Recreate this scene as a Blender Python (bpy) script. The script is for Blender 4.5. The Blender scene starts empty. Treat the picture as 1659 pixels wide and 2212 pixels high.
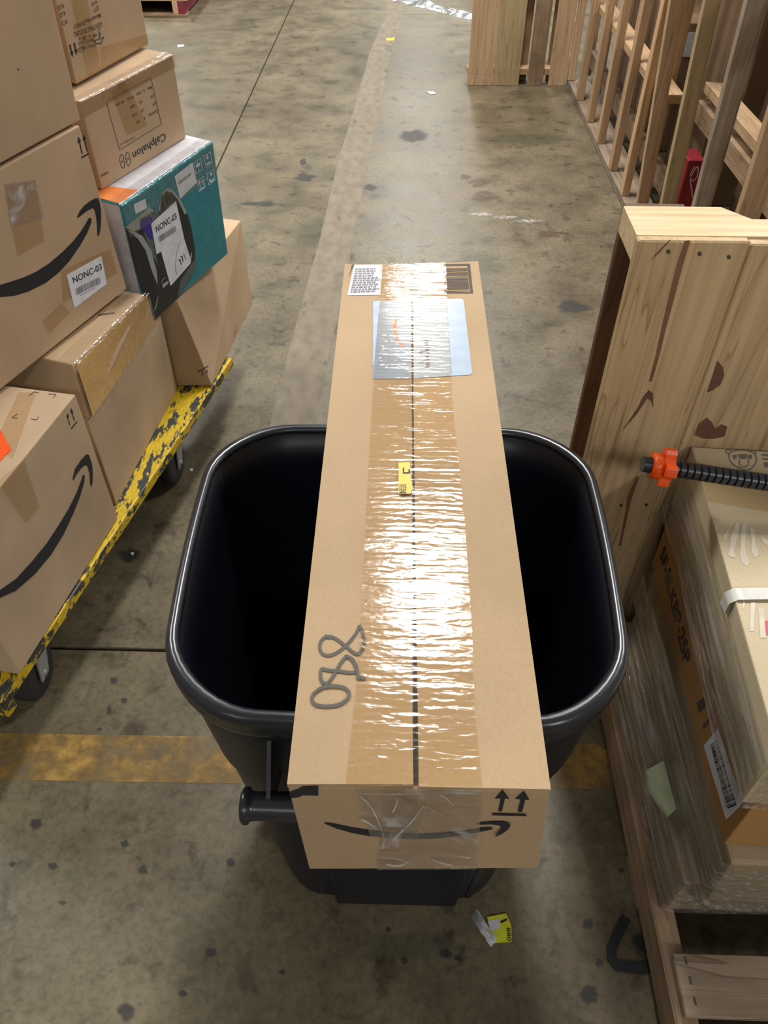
import bpy, bmesh, math, random
from mathutils import Vector, Matrix, noise
R_ = math.radians
random.seed(7)
S = bpy.context.scene
COL = S.collection

# ------------------------------------------------------------------ camera
FPX, CX, CY = 1661.0, 829.5, 1106.0
PITCH, YAW, CAMZ = R_(45.0), R_(1.5), 1.6
cam = bpy.data.cameras.new('camera'); camo = bpy.data.objects.new('camera', cam); COL.objects.link(camo)
camo.location = (0, 0, CAMZ)
camo.rotation_euler = (math.pi / 2 - PITCH, 0, YAW)
cam.sensor_fit = 'HORIZONTAL'; cam.sensor_width = 36.0
cam.lens = FPX / 1659 * 36.0
cam.clip_start = 0.02
S.camera = camo
FW = Vector((-math.sin(YAW) * math.cos(PITCH), math.cos(YAW) * math.cos(PITCH), -math.sin(PITCH)))
RT = Vector((math.cos(YAW), math.sin(YAW), 0)); UP = RT.cross(FW)
CAM = Vector((0, 0, CAMZ))

# ------------------------------------------------------------------ light
S.cycles.max_bounces = 5; S.cycles.diffuse_bounces = 2; S.cycles.glossy_bounces = 3; S.cycles.transparent_max_bounces = 10
S.cycles.use_adaptive_sampling = True; S.cycles.adaptive_threshold = 0.04
S.view_settings.view_transform = 'Standard'; S.view_settings.look = 'None'
S.view_settings.exposure = 0.15; S.view_settings.gamma = 1.0
S.view_settings.use_curve_mapping = False
world = bpy.data.worlds.new('hall'); S.world = world; world.use_nodes = True
bg = world.node_tree.nodes['Background']
bg.inputs[0].default_value = (1.0, 0.96, 0.9, 1); bg.inputs[1].default_value = 0.20

def area(loc, sx, sy, power, color=(1.0, 0.985, 0.95)):
    l = bpy.data.lights.new('ceiling_strip_light', 'AREA'); l.shape = 'RECTANGLE'; l.size = sx; l.size_y = sy
    l.energy = power; l.color = color
    o = bpy.data.objects.new('ceiling_strip_light', l); COL.objects.link(o); o.location = loc
    return o
for ly, pws in ((-5.6, (70, 80, 190)), (4.0, (215, 215, 215)), (9.2, (190, 200, 190)), (14.4, (110, 120, 110)), (19.6, (0, 120, 0))):
    for lx, pw in zip((-4.4, 0.25, 4.4), pws):
        if pw: area((lx, ly, 5.2), 0.6, 1.2, pw)

# ------------------------------------------------------------------ pixel rays onto real planes (measuring the photograph)
def ray(p): return FW + RT * ((p[0] - CX) / FPX) - UP * ((p[1] - CY) / FPX)
def onz(p, z):
    d = ray(p); return CAM + d * ((z - CAMZ) / d.z)
def onplane(p, o, n):
    d = ray(p); return CAM + d * ((o - CAM).dot(n) / d.dot(n))

# ------------------------------------------------------------------ materials
def new_mat(name):
    m = bpy.data.materials.new(name); m.use_nodes = True
    nt = m.node_tree; b = nt.nodes['Principled BSDF']
    return m, nt, b
def N(nt, t, **kw):
    n = nt.nodes.new(t)
    for k, v in kw.items():
        if k.startswith('i_'):
            key = k[2:]; key = int(key) if key.isdigit() else key.replace('_', ' ')
            n.inputs[key].default_value = v
        else: setattr(n, k, v)
    return n
def ramp(nt, fac, stops):
    r = nt.nodes.new('ShaderNodeValToRGB'); e = r.color_ramp.elements
    while len(e) < len(stops): e.new(0.5)
    for el, (p, c) in zip(e, stops): el.position = p; el.color = (*c, 1) if len(c) == 3 else c
    nt.links.new(fac, r.inputs[0]); return r.outputs[0]
def mixc(nt, fac, a, b, mode='MIX'):
    m = nt.nodes.new('ShaderNodeMix'); m.data_type = 'RGBA'; m.blend_type = mode
    for sock, v in ((m.inputs[0], fac), (m.inputs[6], a), (m.inputs[7], b)):
        if hasattr(v, 'links'): nt.links.new(v, sock)
        else: sock.default_value = v if not isinstance(v, tuple) else (*v, 1)
    return m.outputs[2]
def coords(nt, scale=(1, 1, 1), rand=True):
    tc = N(nt, 'ShaderNodeTexCoord'); mp = N(nt, 'ShaderNodeMapping'); mp.inputs['Scale'].default_value = scale
    nt.links.new(tc.outputs['Object'], mp.inputs['Vector'])
    if rand:
        oi = N(nt, 'ShaderNodeObjectInfo'); mul = N(nt, 'ShaderNodeMath', operation='MULTIPLY', i_1=37.0)
        nt.links.new(oi.outputs['Random'], mul.inputs[0]); nt.links.new(mul.outputs[0], mp.inputs['Location'])
    return mp.outputs[0]
def bump(nt, h, b, strength=0.2, dist=0.002):
    bp = N(nt, 'ShaderNodeBump'); bp.inputs['Strength'].default_value = strength; bp.inputs['Distance'].default_value = dist
    nt.links.new(h, bp.inputs['Height']); nt.links.new(bp.outputs[0], b.inputs['Normal'])
def plain(name, c, rough=0.5, metal=0.0, spec=0.5, bumps=None):
    m, nt, b = new_mat(name)
    v = coords(nt); n = N(nt, 'ShaderNodeTexNoise', i_Scale=40.0, i_Detail=3.0); nt.links.new(v, n.inputs['Vector'])
    c2 = tuple(x * 0.86 for x in c)
    nt.links.new(ramp(nt, n.outputs[0], [(0.35, c2), (0.65, c)]), b.inputs['Base Color'])
    b.inputs['Roughness'].default_value = rough; b.inputs['Metallic'].default_value = metal
    b.inputs['Specular IOR Level'].default_value = spec
    if bumps: bump(nt, n.outputs[0], b, *bumps)
    return m
def cardboard(name, c, var=0.1, rough=0.75):
    m, nt, b = new_mat(name)
    v = coords(nt)
    n1 = N(nt, 'ShaderNodeTexNoise', i_Scale=5.0, i_Detail=4.0); nt.links.new(v, n1.inputs['Vector'])
    n2 = N(nt, 'ShaderNodeTexNoise', i_Scale=260.0, i_Detail=2.0); nt.links.new(v, n2.inputs['Vector'])
    lo = tuple(x * (1 - var) for x in c); hi = tuple(x * (1 + var) for x in c)
    c1 = ramp(nt, n1.outputs[0], [(0.3, lo), (0.7, hi)])
    sp = ramp(nt, n2.outputs[0], [(0.3, (0.94, 0.935, 0.93)), (0.55, (1, 1, 1))])
    nt.links.new(mixc(nt, 1.0, c1, sp, 'MULTIPLY'), b.inputs['Base Color'])
    b.inputs['Roughness'].default_value = rough; b.inputs['Specular IOR Level'].default_value = 0.25
    bump(nt, n2.outputs[0], b, 0.08, 0.001)
    return m
def wood(name, light, dark, axis, rough=0.7, dens=1.0, contrast=1.0, dirt=0.0):
    m, nt, b = new_mat(name)
    sc = [16 * dens, 16 * dens, 16 * dens]; sc['xyz'.index(axis)] = 0.9 * dens
    v = coords(nt, tuple(sc))
    w = N(nt, 'ShaderNodeTexNoise', i_Scale=1.0, i_Detail=2.0, i_Roughness=0.45, i_Distortion=0.8); nt.links.new(v, w.inputs['Vector'])
    ml = N(nt, 'ShaderNodeMath', operation='MULTIPLY', i_1=7.0 * contrast); nt.links.new(w.outputs[0], ml.inputs[0])
    fr = N(nt, 'ShaderNodeMath', operation='FRACT'); nt.links.new(ml.outputs[0], fr.inputs[0])
    mid = tuple((a * 0.7 + d * 0.3) for a, d in zip(light, dark))
    rings = ramp(nt, fr.outputs[0], [(0.0, light), (0.55, light), (0.88, mid), (0.97, dark), (1.0, light)])
    sf = [70 * dens] * 3; sf['xyz'.index(axis)] = 3 * dens
    v2 = coords(nt, tuple(sf)); f = N(nt, 'ShaderNodeTexNoise', i_Scale=1.0, i_Detail=4.0); nt.links.new(v2, f.inputs['Vector'])
    fib = ramp(nt, f.outputs[0], [(0.3, (0.78, 0.75, 0.72)), (0.6, (1, 1, 1))])
    c = mixc(nt, 1.0, rings, fib, 'MULTIPLY')
    oi = N(nt, 'ShaderNodeObjectInfo'); rv = ramp(nt, oi.outputs['Random'], [(0.0, (0.82, 0.78, 0.74)), (0.5, (1, 1, 1)), (1.0, (1.12, 1.08, 1.0))])
    c = mixc(nt, 1.0, c, rv, 'MULTIPLY')
    if dirt:
        v3 = coords(nt, (6, 6, 6)); d = N(nt, 'ShaderNodeTexNoise', i_Scale=1.0, i_Detail=5.0); nt.links.new(v3, d.inputs['Vector'])
        c = mixc(nt, dirt, c, ramp(nt, d.outputs[0], [(0.35, (0.35, 0.3, 0.27)), (0.6, (1, 1, 1))]), 'MULTIPLY')
    nt.links.new(c, b.inputs['Base Color']); b.inputs['Roughness'].default_value = rough
    bump(nt, f.outputs[0], b, 0.25, 0.002)
    return m
def film(name, tint, gloss_rough, wrinkle=(9.0, 120.0), strength=0.5, haze=0.0, gl=0.16, hazec=(0.8, 0.8, 0.8), flutes=False, gcol=1.0, hz_lo=0.42, hz_hi=0.66):
    """clear plastic: see-through, glossy where it is creased"""
    m = bpy.data.materials.new(name); m.use_nodes = True; nt = m.node_tree; nt.nodes.clear()
    out = N(nt, 'ShaderNodeOutputMaterial'); tr = N(nt, 'ShaderNodeBsdfTransparent'); tr.inputs[0].default_value = (*tint, 1)
    gg = N(nt, 'ShaderNodeBsdfGlossy'); gg.inputs['Roughness'].default_value = gloss_rough; gg.inputs[0].default_value = (gcol, gcol, gcol, 1)
    v = coords(nt, (wrinkle[0], wrinkle[1], wrinkle[1] if wrinkle[0] < wrinkle[1] else wrinkle[0]))
    n = N(nt, 'ShaderNodeTexNoise', i_Scale=1.0, i_Detail=3.0, i_Distortion=0.6); nt.links.new(v, n.inputs['Vector'])
    bp = N(nt, 'ShaderNodeBump'); bp.inputs['Strength'].default_value = strength; bp.inputs['Distance'].default_value = 0.004
    hgt = n.outputs[0]
    if flutes:
        v5 = coords(nt, (1, 1, 1)); wv = N(nt, 'ShaderNodeTexWave', i_Scale=38.0, i_Distortion=3.5, i_Detail=2.0, i_Detail_Scale=2.2); wv.bands_direction = 'Y'; nt.links.new(v5, wv.inputs['Vector'])
        mx = N(nt, 'ShaderNodeMath', operation='MULTIPLY_ADD', i_1=0.10); nt.links.new(wv.outputs[1], mx.inputs[0]); nt.links.new(hgt, mx.inputs[2]); hgt = mx.outputs[0]
    nt.links.new(hgt, bp.inputs['Height']); nt.links.new(bp.outputs[0], gg.inputs['Normal'])
    fr = N(nt, 'ShaderNodeLayerWeight'); nt.links.new(bp.outputs[0], fr.inputs['Normal'])
    pw_ = N(nt, 'ShaderNodeMath', operation='POWER', i_1=4.0); nt.links.new(fr.outputs['Facing'], pw_.inputs[0])
    ad = N(nt, 'ShaderNodeMath', operation='MULTIPLY_ADD', i_1=0.7, i_2=0.035 + gl); nt.links.new(pw_.outputs[0], ad.inputs[0])
    base = tr
    if haze:
        df = N(nt, 'ShaderNodeBsdfDiffuse'); df.inputs[0].default_value = (*hazec, 1)
        hm = N(nt, 'ShaderNodeMixShader'); 
        hz = ramp(nt, n.outputs[0], [(hz_lo, (haze * 0.3,) * 3), (hz_hi, (min(1, haze * 2.2),) * 3)])
        nt.links.new(hz, hm.inputs[0]); nt.links.new(tr.outputs[0], hm.inputs[1]); nt.links.new(df.outputs[0], hm.inputs[2]); base = hm
    ms = N(nt, 'ShaderNodeMixShader'); nt.links.new(ad.outputs[0], ms.inputs[0]); nt.links.new(base.outputs[0], ms.inputs[1]); nt.links.new(gg.outputs[0], ms.inputs[2])
    nt.links.new(ms.outputs[0], out.inputs[0])
    return m
def worn(name, c, scale, thr, stretch=(1, 1, 1), under=None, rough=0.6, soft=0.05):
    """paint or tape worn through in patches"""
    m, nt, b = new_mat(name)
    v = coords(nt, stretch, False); n = N(nt, 'ShaderNodeTexNoise', i_Scale=scale, i_Detail=7.0, i_Roughness=0.68); nt.links.new(v, n.inputs['Vector'])
    n2 = N(nt, 'ShaderNodeTexNoise', i_Scale=scale * 4, i_Detail=4.0); nt.links.new(v, n2.inputs['Vector'])
    col = ramp(nt, n2.outputs[0], [(0.3, tuple(x * 0.7 for x in c)), (0.65, c)])
    fac = ramp(nt, n.outputs[0], [(thr - soft, (0, 0, 0)), (thr + soft, (1, 1, 1))])
    if name.startswith('stain'):
        va = N(nt, 'ShaderNodeVertexColor', layer_name='edge'); mm = N(nt, 'ShaderNodeMath', operation='MULTIPLY'); nt.links.new(va.outputs[0], mm.inputs[0]); nt.links.new(fac, mm.inputs[1])
        m3 = N(nt, 'ShaderNodeMath', operation='MULTIPLY', i_1=0.8 if name == 'stain' else 0.6); nt.links.new(mm.outputs[0], m3.inputs[0]); fac = m3.outputs[0]
    if under is None:
        nt.links.new(col, b.inputs['Base Color']); nt.links.new(fac, b.inputs['Alpha'])
    else:
        nt.links.new(mixc(nt, fac, under, col), b.inputs['Base Color'])
        bump(nt, fac, b, 0.4, 0.001)
    b.inputs['Roughness'].default_value = rough
    return m

def concrete():
    m, nt, b = new_mat('concrete')
    tc = N(nt, 'ShaderNodeTexCoord')
    def noi(s, d=5.0, r=0.6, dist=0.0):
        n = N(nt, 'ShaderNodeTexNoise', i_Scale=s, i_Detail=d, i_Roughness=r, i_Distortion=dist); nt.links.new(tc.outputs['Object'], n.inputs['Vector']); return n.outputs[0]
    big = noi(0.9, 4.0, 0.55, 0.4); mid = noi(5.0, 6.0, 0.65); fine = noi(60.0, 4.0, 0.7); blot = noi(14.0, 5.0, 0.6, 0.5)
    c = ramp(nt, big, [(0.3, (0.114, 0.090, 0.053)), (0.5, (0.150, 0.124, 0.077)), (0.7, (0.187, 0.158, 0.100))])
    c = mixc(nt, 1.0, c, ramp(nt, mid, [(0.3, (0.58, 0.58, 0.59)), (0.5, (0.95, 0.94, 0.92)), (0.7, (1.22, 1.19, 1.12))]), 'MULTIPLY')
    c = mixc(nt, 1.0, c, ramp(nt, blot, [(0.30, (0.45, 0.43, 0.43)), (0.44, (1, 1, 1))]), 'MULTIPLY')
    c = mixc(nt, 1.0, c, ramp(nt, fine, [(0.3, (0.66, 0.65, 0.63)), (0.5, (1, 1, 1)), (0.72, (1.2, 1.2, 1.2))]), 'MULTIPLY')
    nt.links.new(c, b.inputs['Base Color'])
    nt.links.new(ramp(nt, mid, [(0.3, (0.30,) * 3), (0.7, (0.46,) * 3)]), b.inputs['Roughness'])
    b.inputs['Specular IOR Level'].default_value = 0.45
    bump(nt, fine, b, 0.06, 0.002)
    return m

M = dict(
    concrete=concrete(),
    wallpaint=plain('wallpaint', (0.5, 0.5, 0.48), 0.8),
    joint=plain('joint', (0.035, 0.03, 0.025), 0.9),
    card=cardboard('card', (0.47, 0.33, 0.195)), card2=cardboard('card2', (0.49, 0.355, 0.23)), card3=cardboard('card3', (0.485, 0.34, 0.215)),
    amber=cardboard('amber', (0.47, 0.28, 0.09), rough=0.45), tan=cardboard('tan', (0.60, 0.50, 0.33)), brown=cardboard('brown', (0.40, 0.21, 0.075)),
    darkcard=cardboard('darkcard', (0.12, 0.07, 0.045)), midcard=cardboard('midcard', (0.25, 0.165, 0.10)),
    slabcard=cardboard('slabcard', (0.36, 0.28, 0.18), 0.2),
    tape=film('tape', (0.95, 0.90, 0.81), 0.10, (14.0, 70.0), 0.22, gl=0.0, flutes=True, gcol=0.85),
    tapeflat=film('tapeflat', (0.93, 0.88, 0.79), 0.25, (10.0, 14.0), 0.1, gl=0.0),
    wrap=film('wrap', (0.88, 0.87, 0.85), 0.12, (90.0, 5.0), 1.0, 0.20, gl=0.06, hazec=(0.66, 0.64, 0.6), hz_lo=0.50, hz_hi=0.72),  # cloudy film; its pale streaks also paint in shiny reflections
    clearwrap=film('clearwrap', (0.96, 0.95, 0.93), 0.12, (20.0, 60.0), 0.8, 0.03, gl=0.02),
    crinkle=film('crinkle', (0.90, 0.86, 0.79), 0.12, (24.0, 15.0), 1.0, 0.28, gl=0.06, hz_lo=0.56, hz_hi=0.72),  # pale haze streaks painted in for highlights on the creased tape
    bin=plain('bin', (0.006, 0.0085, 0.0155), 0.38, 0, 0.45, (0.05, 0.001)), rim=plain('rim', (0.020, 0.022, 0.029), 0.27, 0, 0.6),
    ink=plain('ink', (0.018, 0.018, 0.023), 0.6), inksoft=plain('inksoft', (0.095, 0.075, 0.06), 0.8), marker=plain('marker', (0.095, 0.088, 0.075), 0.65),
    inkpale=plain('inkpale', (0.26, 0.26, 0.28), 0.7), inkgrey=plain('inkgrey', (0.20, 0.19, 0.175), 0.7), stamp=plain('stamp', (0.74, 0.66, 0.52), 0.7),
    white=plain('white', (0.74, 0.75, 0.82), 0.5), whitebox=plain('whitebox', (0.62, 0.60, 0.64), 0.4), bluelabel=plain('bluelabel', (0.33, 0.42, 0.55), 0.3), bluedark=plain('bluedark', (0.20, 0.27, 0.42), 0.25),
    yellowlabel=plain('yellowlabel', (0.72, 0.53, 0.015), 0.45), neon=plain('neon', (0.68, 0.68, 0.03), 0.5),
    orange=plain('orange', (0.95, 0.105, 0.008), 0.28), orangelabel=plain('orangelabel', (0.95, 0.10, 0.008), 0.5), orangeprint=plain('orangeprint', (0.75, 0.22, 0.05), 0.4),
    teal=plain('teal', (0.03, 0.225, 0.275), 0.32), devdark=plain('devdark', (0.022, 0.027, 0.027), 0.3), silver=plain('silver', (0.33, 0.36, 0.37), 0.3), devmid=plain('devmid', (0.11, 0.125, 0.13), 0.3), purple=plain('purple', (0.045, 0.035, 0.26), 0.35),
    yellowpaint=worn('yellowpaint', (0.70, 0.47, 0.012), 30.0, 0.485, (1.5, 0.45, 1.0), (0.035, 0.04, 0.035), 0.5, 0.015), deckdark=plain('deckdark', (0.05, 0.052, 0.045), 0.6),
    floorline=worn('floorline', (0.38, 0.225, 0.05), 9.0, 0.50, (1, 1, 1), None, 0.6, 0.14), floortape=worn('floortape', (0.225, 0.185, 0.13), 6.0, 0.30, (1, 0.5, 1), None, 0.75, 0.1),
    stain=worn('stain', (0.045, 0.04, 0.042), 30.0, 0.36, (1, 1, 1), None, 0.5, 0.22), stainred=worn('stainred', (0.12, 0.065, 0.04), 12.0, 0.42, (1, 1, 1), None, 0.4, 0.2), stainpale=worn('stainpale', (0.62, 0.61, 0.58), 45.0, 0.5, (1, 1, 1), None, 0.7, 0.06),
    staingreen=worn('staingreen', (0.10, 0.115, 0.075), 5.0, 0.5, (1, 1, 1), None, 0.4, 0.25),
    steel=plain('steel', (0.36, 0.36, 0.36), 0.5, 0.3), rubber=plain('rubber', (0.025, 0.025, 0.027), 0.55), pipe=plain('pipe', (0.022, 0.024, 0.03), 0.35), strapblack=plain('strapblack', (0.014, 0.016, 0.02), 0.6),
    straplight=plain('straplight', (0.72, 0.71, 0.66), 0.4), foam=plain('foam', (0.48, 0.53, 0.33), 0.6), red=plain('red', (0.28, 0.012, 0.022), 0.5), pink=plain('pink', (0.62, 0.08, 0.16), 0.5), paleblue=plain('paleblue', (0.42, 0.50, 0.62), 0.5),
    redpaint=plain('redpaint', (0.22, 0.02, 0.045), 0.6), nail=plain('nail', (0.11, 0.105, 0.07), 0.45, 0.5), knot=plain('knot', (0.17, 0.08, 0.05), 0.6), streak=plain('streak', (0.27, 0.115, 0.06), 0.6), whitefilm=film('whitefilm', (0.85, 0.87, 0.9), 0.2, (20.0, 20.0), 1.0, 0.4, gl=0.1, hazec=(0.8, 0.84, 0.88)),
)
for a in 'xyz':
    M['pine_' + a] = wood('pine_' + a, (0.62, 0.45, 0.265), (0.42, 0.26, 0.13), a, 0.5, 1.0, 1.5)
    M['stud_' + a] = wood('stud_' + a, (0.56, 0.38, 0.22), (0.40, 0.25, 0.13), a, 0.65, 1.2)
    M['old_' + a] = wood('old_' + a, (0.37, 0.255, 0.155), (0.20, 0.125, 0.075), a, 0.8, 1.2, 1.0, 0.6)
    M['grey_' + a] = wood('grey_' + a, (0.36, 0.285, 0.21), (0.19, 0.14, 0.10), a, 0.8, 1.2, 1.0, 0.4)
    M['green_' + a] = wood('green_' + a, (0.42, 0.32, 0.175), (0.28, 0.20, 0.10), a, 0.7, 1.2)
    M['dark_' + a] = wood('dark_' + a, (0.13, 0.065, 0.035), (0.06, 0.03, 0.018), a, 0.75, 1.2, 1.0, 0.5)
    M['cream_' + a] = wood('cream_' + a, (0.80, 0.63, 0.37), (0.66, 0.46, 0.24), a, 0.5, 1.0, 0.4)

# ------------------------------------------------------------------ object helpers
def tag(o, label=None, cat=None, group=None, kind=None):
    if label: o['label'] = label
    if cat: o['category'] = cat
    if group: o['group'] = group
    if kind: o['kind'] = kind
    return o
def thing(name, label, cat, loc=(0, 0, 0), mat=None, group=None):
    o = bpy.data.objects.new(name, None); COL.objects.link(o); o.empty_display_size = 0.05
    o.matrix_world = mat if mat is not None else Matrix.Translation(loc)
    o['W'] = 0; del o['W']
    tag(o, label, cat, group); o_w[o.name] = o.matrix_world.copy(); return o
o_w = {}
def wmat(o):
    if o is None: return Matrix()
    if o.name in o_w: return o_w[o.name]
    return wmat(o.parent)
def link(name, me, mat, parent=None, smooth=False):
    o = bpy.data.objects.new(name, me); COL.objects.link(o)
    if mat is not None and not me.materials: me.materials.append(M[mat] if isinstance(mat, str) else mat)
    if parent is not None: o.parent = parent
    if smooth: me.shade_smooth()
    return o
def meshobj(name, verts, faces, mat, parent=None, smooth=False, world=True):
    """verts in world space; stored in the frame of the thing they belong to"""
    if world and parent is not None:
        inv = wmat(parent).inverted(); verts = [inv @ Vector(v) for v in verts]
    me = bpy.data.meshes.new(name); me.from_pydata([tuple(v) for v in verts], [], faces); me.update()
    return link(name, me, mat, parent, smooth)
def bmobj(name, bm, mat, parent=None, smooth=False, world=True):
    if world and parent is not None: bm.transform(wmat(parent).inverted())
    bmesh.ops.recalc_face_normals(bm, faces=bm.faces)
    me = bpy.data.meshes.new(name); bm.to_mesh(me); bm.free()
    return link(name, me, mat, parent, smooth)
HEXF = [(0, 3, 2, 1), (4, 5, 6, 7), (0, 1, 5, 4), (1, 2, 6, 5), (2, 3, 7, 6), (3, 0, 4, 7)]
def hexa(name, c8, mat, parent=None, bev=0.003, seg=2):
    """c8: bottom ring of four, then top ring of four"""
    bm = bmesh.new(); vs = [bm.verts.new(c) for c in c8]
    for f in HEXF: bm.faces.new([vs[i] for i in f])
    if bev: bmesh.ops.bevel(bm, geom=list(bm.edges), offset=bev, segments=seg, affect='EDGES', profile=0.6)
    return bmobj(name, bm, mat, parent)
def box(name, lo, hi, mat, parent=None, bev=0.002, seg=1, jit=0.0):
    x0, y0, z0 = lo; x1, y1, z1 = hi
    c = [(x0, y0, z0), (x1, y0, z0), (x1, y1, z0), (x0, y1, z0), (x0, y0, z1), (x1, y0, z1), (x1, y1, z1), (x0, y1, z1)]
    if jit: c = [tuple(q + random.uniform(-jit, jit) for q in p) for p in c]
    return hexa(name, c, mat, parent, bev, seg)
def tube(name, p0, p1, r, mat, parent=None, n=20, r1=None, cap=True):
    p0, p1 = Vector(p0), Vector(p1); d = (p1 - p0).normalized(); a = d.orthogonal().normalized(); b = d.cross(a)
    vs = []; r1 = r if r1 is None else r1
    for P, rr in ((p0, r), (p1, r1)):
        for i in range(n):
            t = 2 * math.pi * i / n; vs.append(P + (a * math.cos(t) + b * math.sin(t)) * rr)
    fs = [(i, (i + 1) % n, n + (i + 1) % n, n + i) for i in range(n)]
    if cap: fs += [tuple(range(n))[::-1], tuple(range(n, 2 * n))]
    return meshobj(name, vs, fs, mat, parent)
def lathe(name, p0, axis, prof, mat, parent=None, n=28, smooth=True):
    """prof: list of (distance along axis, radius)"""
    p0 = Vector(p0); d = Vector(axis).normalized(); a = d.orthogonal().normalized(); b = d.cross(a); vs = []; fs = []
    for s, r in prof:
        for i in range(n):
            t = 2 * math.pi * i / n; vs.append(p0 + d * s + (a * math.cos(t) + b * math.sin(t)) * r)
    for k in range(len(prof) - 1):
        for i in range(n):
            j = (i + 1) % n; fs.append((k * n + i, k * n + j, (k + 1) * n + j, (k + 1) * n + i))
    fs += [tuple(range(n))[::-1], tuple(range((len(prof) - 1) * n, len(prof) * n))]
    return meshobj(name, vs, fs, mat, parent, smooth)
def prism(name, poly, z0, z1, mat, parent=None):
    n = len(poly); vs = [(p[0], p[1], z0) for p in poly] + [(p[0], p[1], z1) for p in poly]
    fs = [tuple(range(n))[::-1], tuple(range(n, 2 * n))] + [(i, (i + 1) % n, n + (i + 1) % n, n + i) for i in range(n)]
    bm = bmesh.new(); bv = [bm.verts.new(v) for v in vs]
    for f in fs: bm.faces.new([bv[i] for i in f])
    return bmobj(name, bm, mat, parent)

# flat print, paper and tape on a face (a face: point, outward normal)
class Face:
    def __init__(s, o, n, parent): s.o = Vector(o); s.n = Vector(n).normalized(); s.p = parent
    def at(s, px, off=0.0): return onplane(px, s.o, s.n) + s.n * off
EACH = {'label_marks', 'claw_print', 'wood_knot', 'grain_streak', 'arrow_mark', 'printed_letters', 'small_print', 'smile_logo', 'picture_detail'}
def decal(face, name, px, mat, off=0.0006, thick=0.0, parent=None):
    if not isinstance(px[0][0], (tuple, list)): px = [px]
    if name in EACH and len(px) > 1: return [decal(face, name, p, mat, off, thick, parent) for p in px][0]
    vs = []; fs = []
    for qi, poly in enumerate(px):
        pts = [face.at(p, off + qi * 4e-6) for p in poly]
        nrm = Vector((0, 0, 0))
        for i in range(len(pts)): nrm += (pts[i] - pts[0]).cross(pts[(i + 1) % len(pts)] - pts[0])
        if nrm.dot(face.n) < 0: pts.reverse()
        b = len(vs); n = len(pts); vs += pts; fs.append(tuple(range(b, b + n)))
        if thick:
            b2 = len(vs); vs += [p - face.n * thick for p in pts]
            fs += [(b + i, b2 + i, b2 + (i + 1) % n, b + (i + 1) % n) for i in range(n)]
    return meshobj(name, vs, fs, mat, parent or face.p)
def crop(ox, oy, k): return lambda pts: [(ox + x / k, oy + y / k) for x, y in pts]
def line_poly(path, w):
    """a pen stroke of pixel width w along path -> mitred quads"""
    P = [Vector(p) for p in path]; closed = (P[0] - P[-1]).length < 1e-6; n = len(P); off = []
    for i in range(n):
        a = P[i - 1] if i > 0 else (P[-2] if closed else P[0]); b = P[i + 1] if i < n - 1 else (P[1] if closed else P[-1])
        d1 = (P[i] - a); d2 = (b - P[i])
        d1 = d1.normalized() if d1.length > 1e-9 else d2.normalized(); d2 = d2.normalized() if d2.length > 1e-9 else d1
        t = (d1 + d2); t = t.normalized() if t.length > 1e-6 else d1
        m = Vector((-t.y, t.x)); k = min(2.0, 1 / max(0.3, abs(m.dot(Vector((-d1.y, d1.x)))))); off.append(m * (w / 2 * k))
    return [[tuple(P[i] + off[i]), tuple(P[i + 1] + off[i + 1]), tuple(P[i + 1] - off[i + 1]), tuple(P[i] - off[i])] for i in range(n - 1)]
def smooth_path(pts, k=6):
    out = []
    P = [pts[0]] + list(pts) + [pts[-1]]
    for i in range(1, len(P) - 2):
        for j in range(k):
            t = j / k; a, b, c, d = P[i - 1], P[i], P[i + 1], P[i + 2]
            out.append(tuple(0.5 * ((2 * b[q]) + (-a[q] + c[q]) * t + (2 * a[q] - 5 * b[q] + 4 * c[q] - d[q]) * t * t + (-a[q] + 3 * b[q] - 3 * c[q] + d[q]) * t ** 3) for q in (0, 1)))
    out.append(tuple(pts[-1])); return out
_tc = {}
def glyphs(body, shear=0.0):
    if (body, shear) in _tc: return _tc[(body, shear)]
    cu = bpy.data.curves.new('t', 'FONT'); cu.body = body; cu.shear = shear; cu.resolution_u = 3; cu.offset = 0.022 if body.startswith('SF-') else (0.008 if len(body) < 10 else 0.004)
    o = bpy.data.objects.new('t', cu); COL.objects.link(o)
    dg = bpy.context.evaluated_depsgraph_get(); me = bpy.data.meshes.new_from_object(o.evaluated_get(dg))
    vs = [v.co.copy() for v in me.vertices]; fs = [tuple(p.vertices) for p in me.polygons]
    bpy.data.objects.remove(o); bpy.data.curves.remove(cu); bpy.data.meshes.remove(me)
    x0 = min(v.x for v in vs); x1 = max(v.x for v in vs)
    vs = [((v.x - x0) / (x1 - x0), v.y / 0.70) for v in vs]
    _tc[(body, shear)] = (vs, fs); return vs, fs
def text(face, body, p0, p1, hpx, mat='ink', off=0.001, parent=None, shear=0.0, name='printed_text', skew=0.0):
    """p0, p1: baseline start and end, hpx: photo point at cap height above the start"""
    vs, fs = glyphs(body, shear)
    A, B, H = face.at(p0, off), face.at(p1, off), face.at(hpx, off)
    u = B - A; v = face.n.cross(u).normalized() * (H - A).dot(face.n.cross(u).normalized())
    if v.dot(face.n.cross(u)) < 0: v = -v
    return meshobj(name, [A + u * x + v * y for x, y in vs], fs, mat, parent or face.p)
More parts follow.
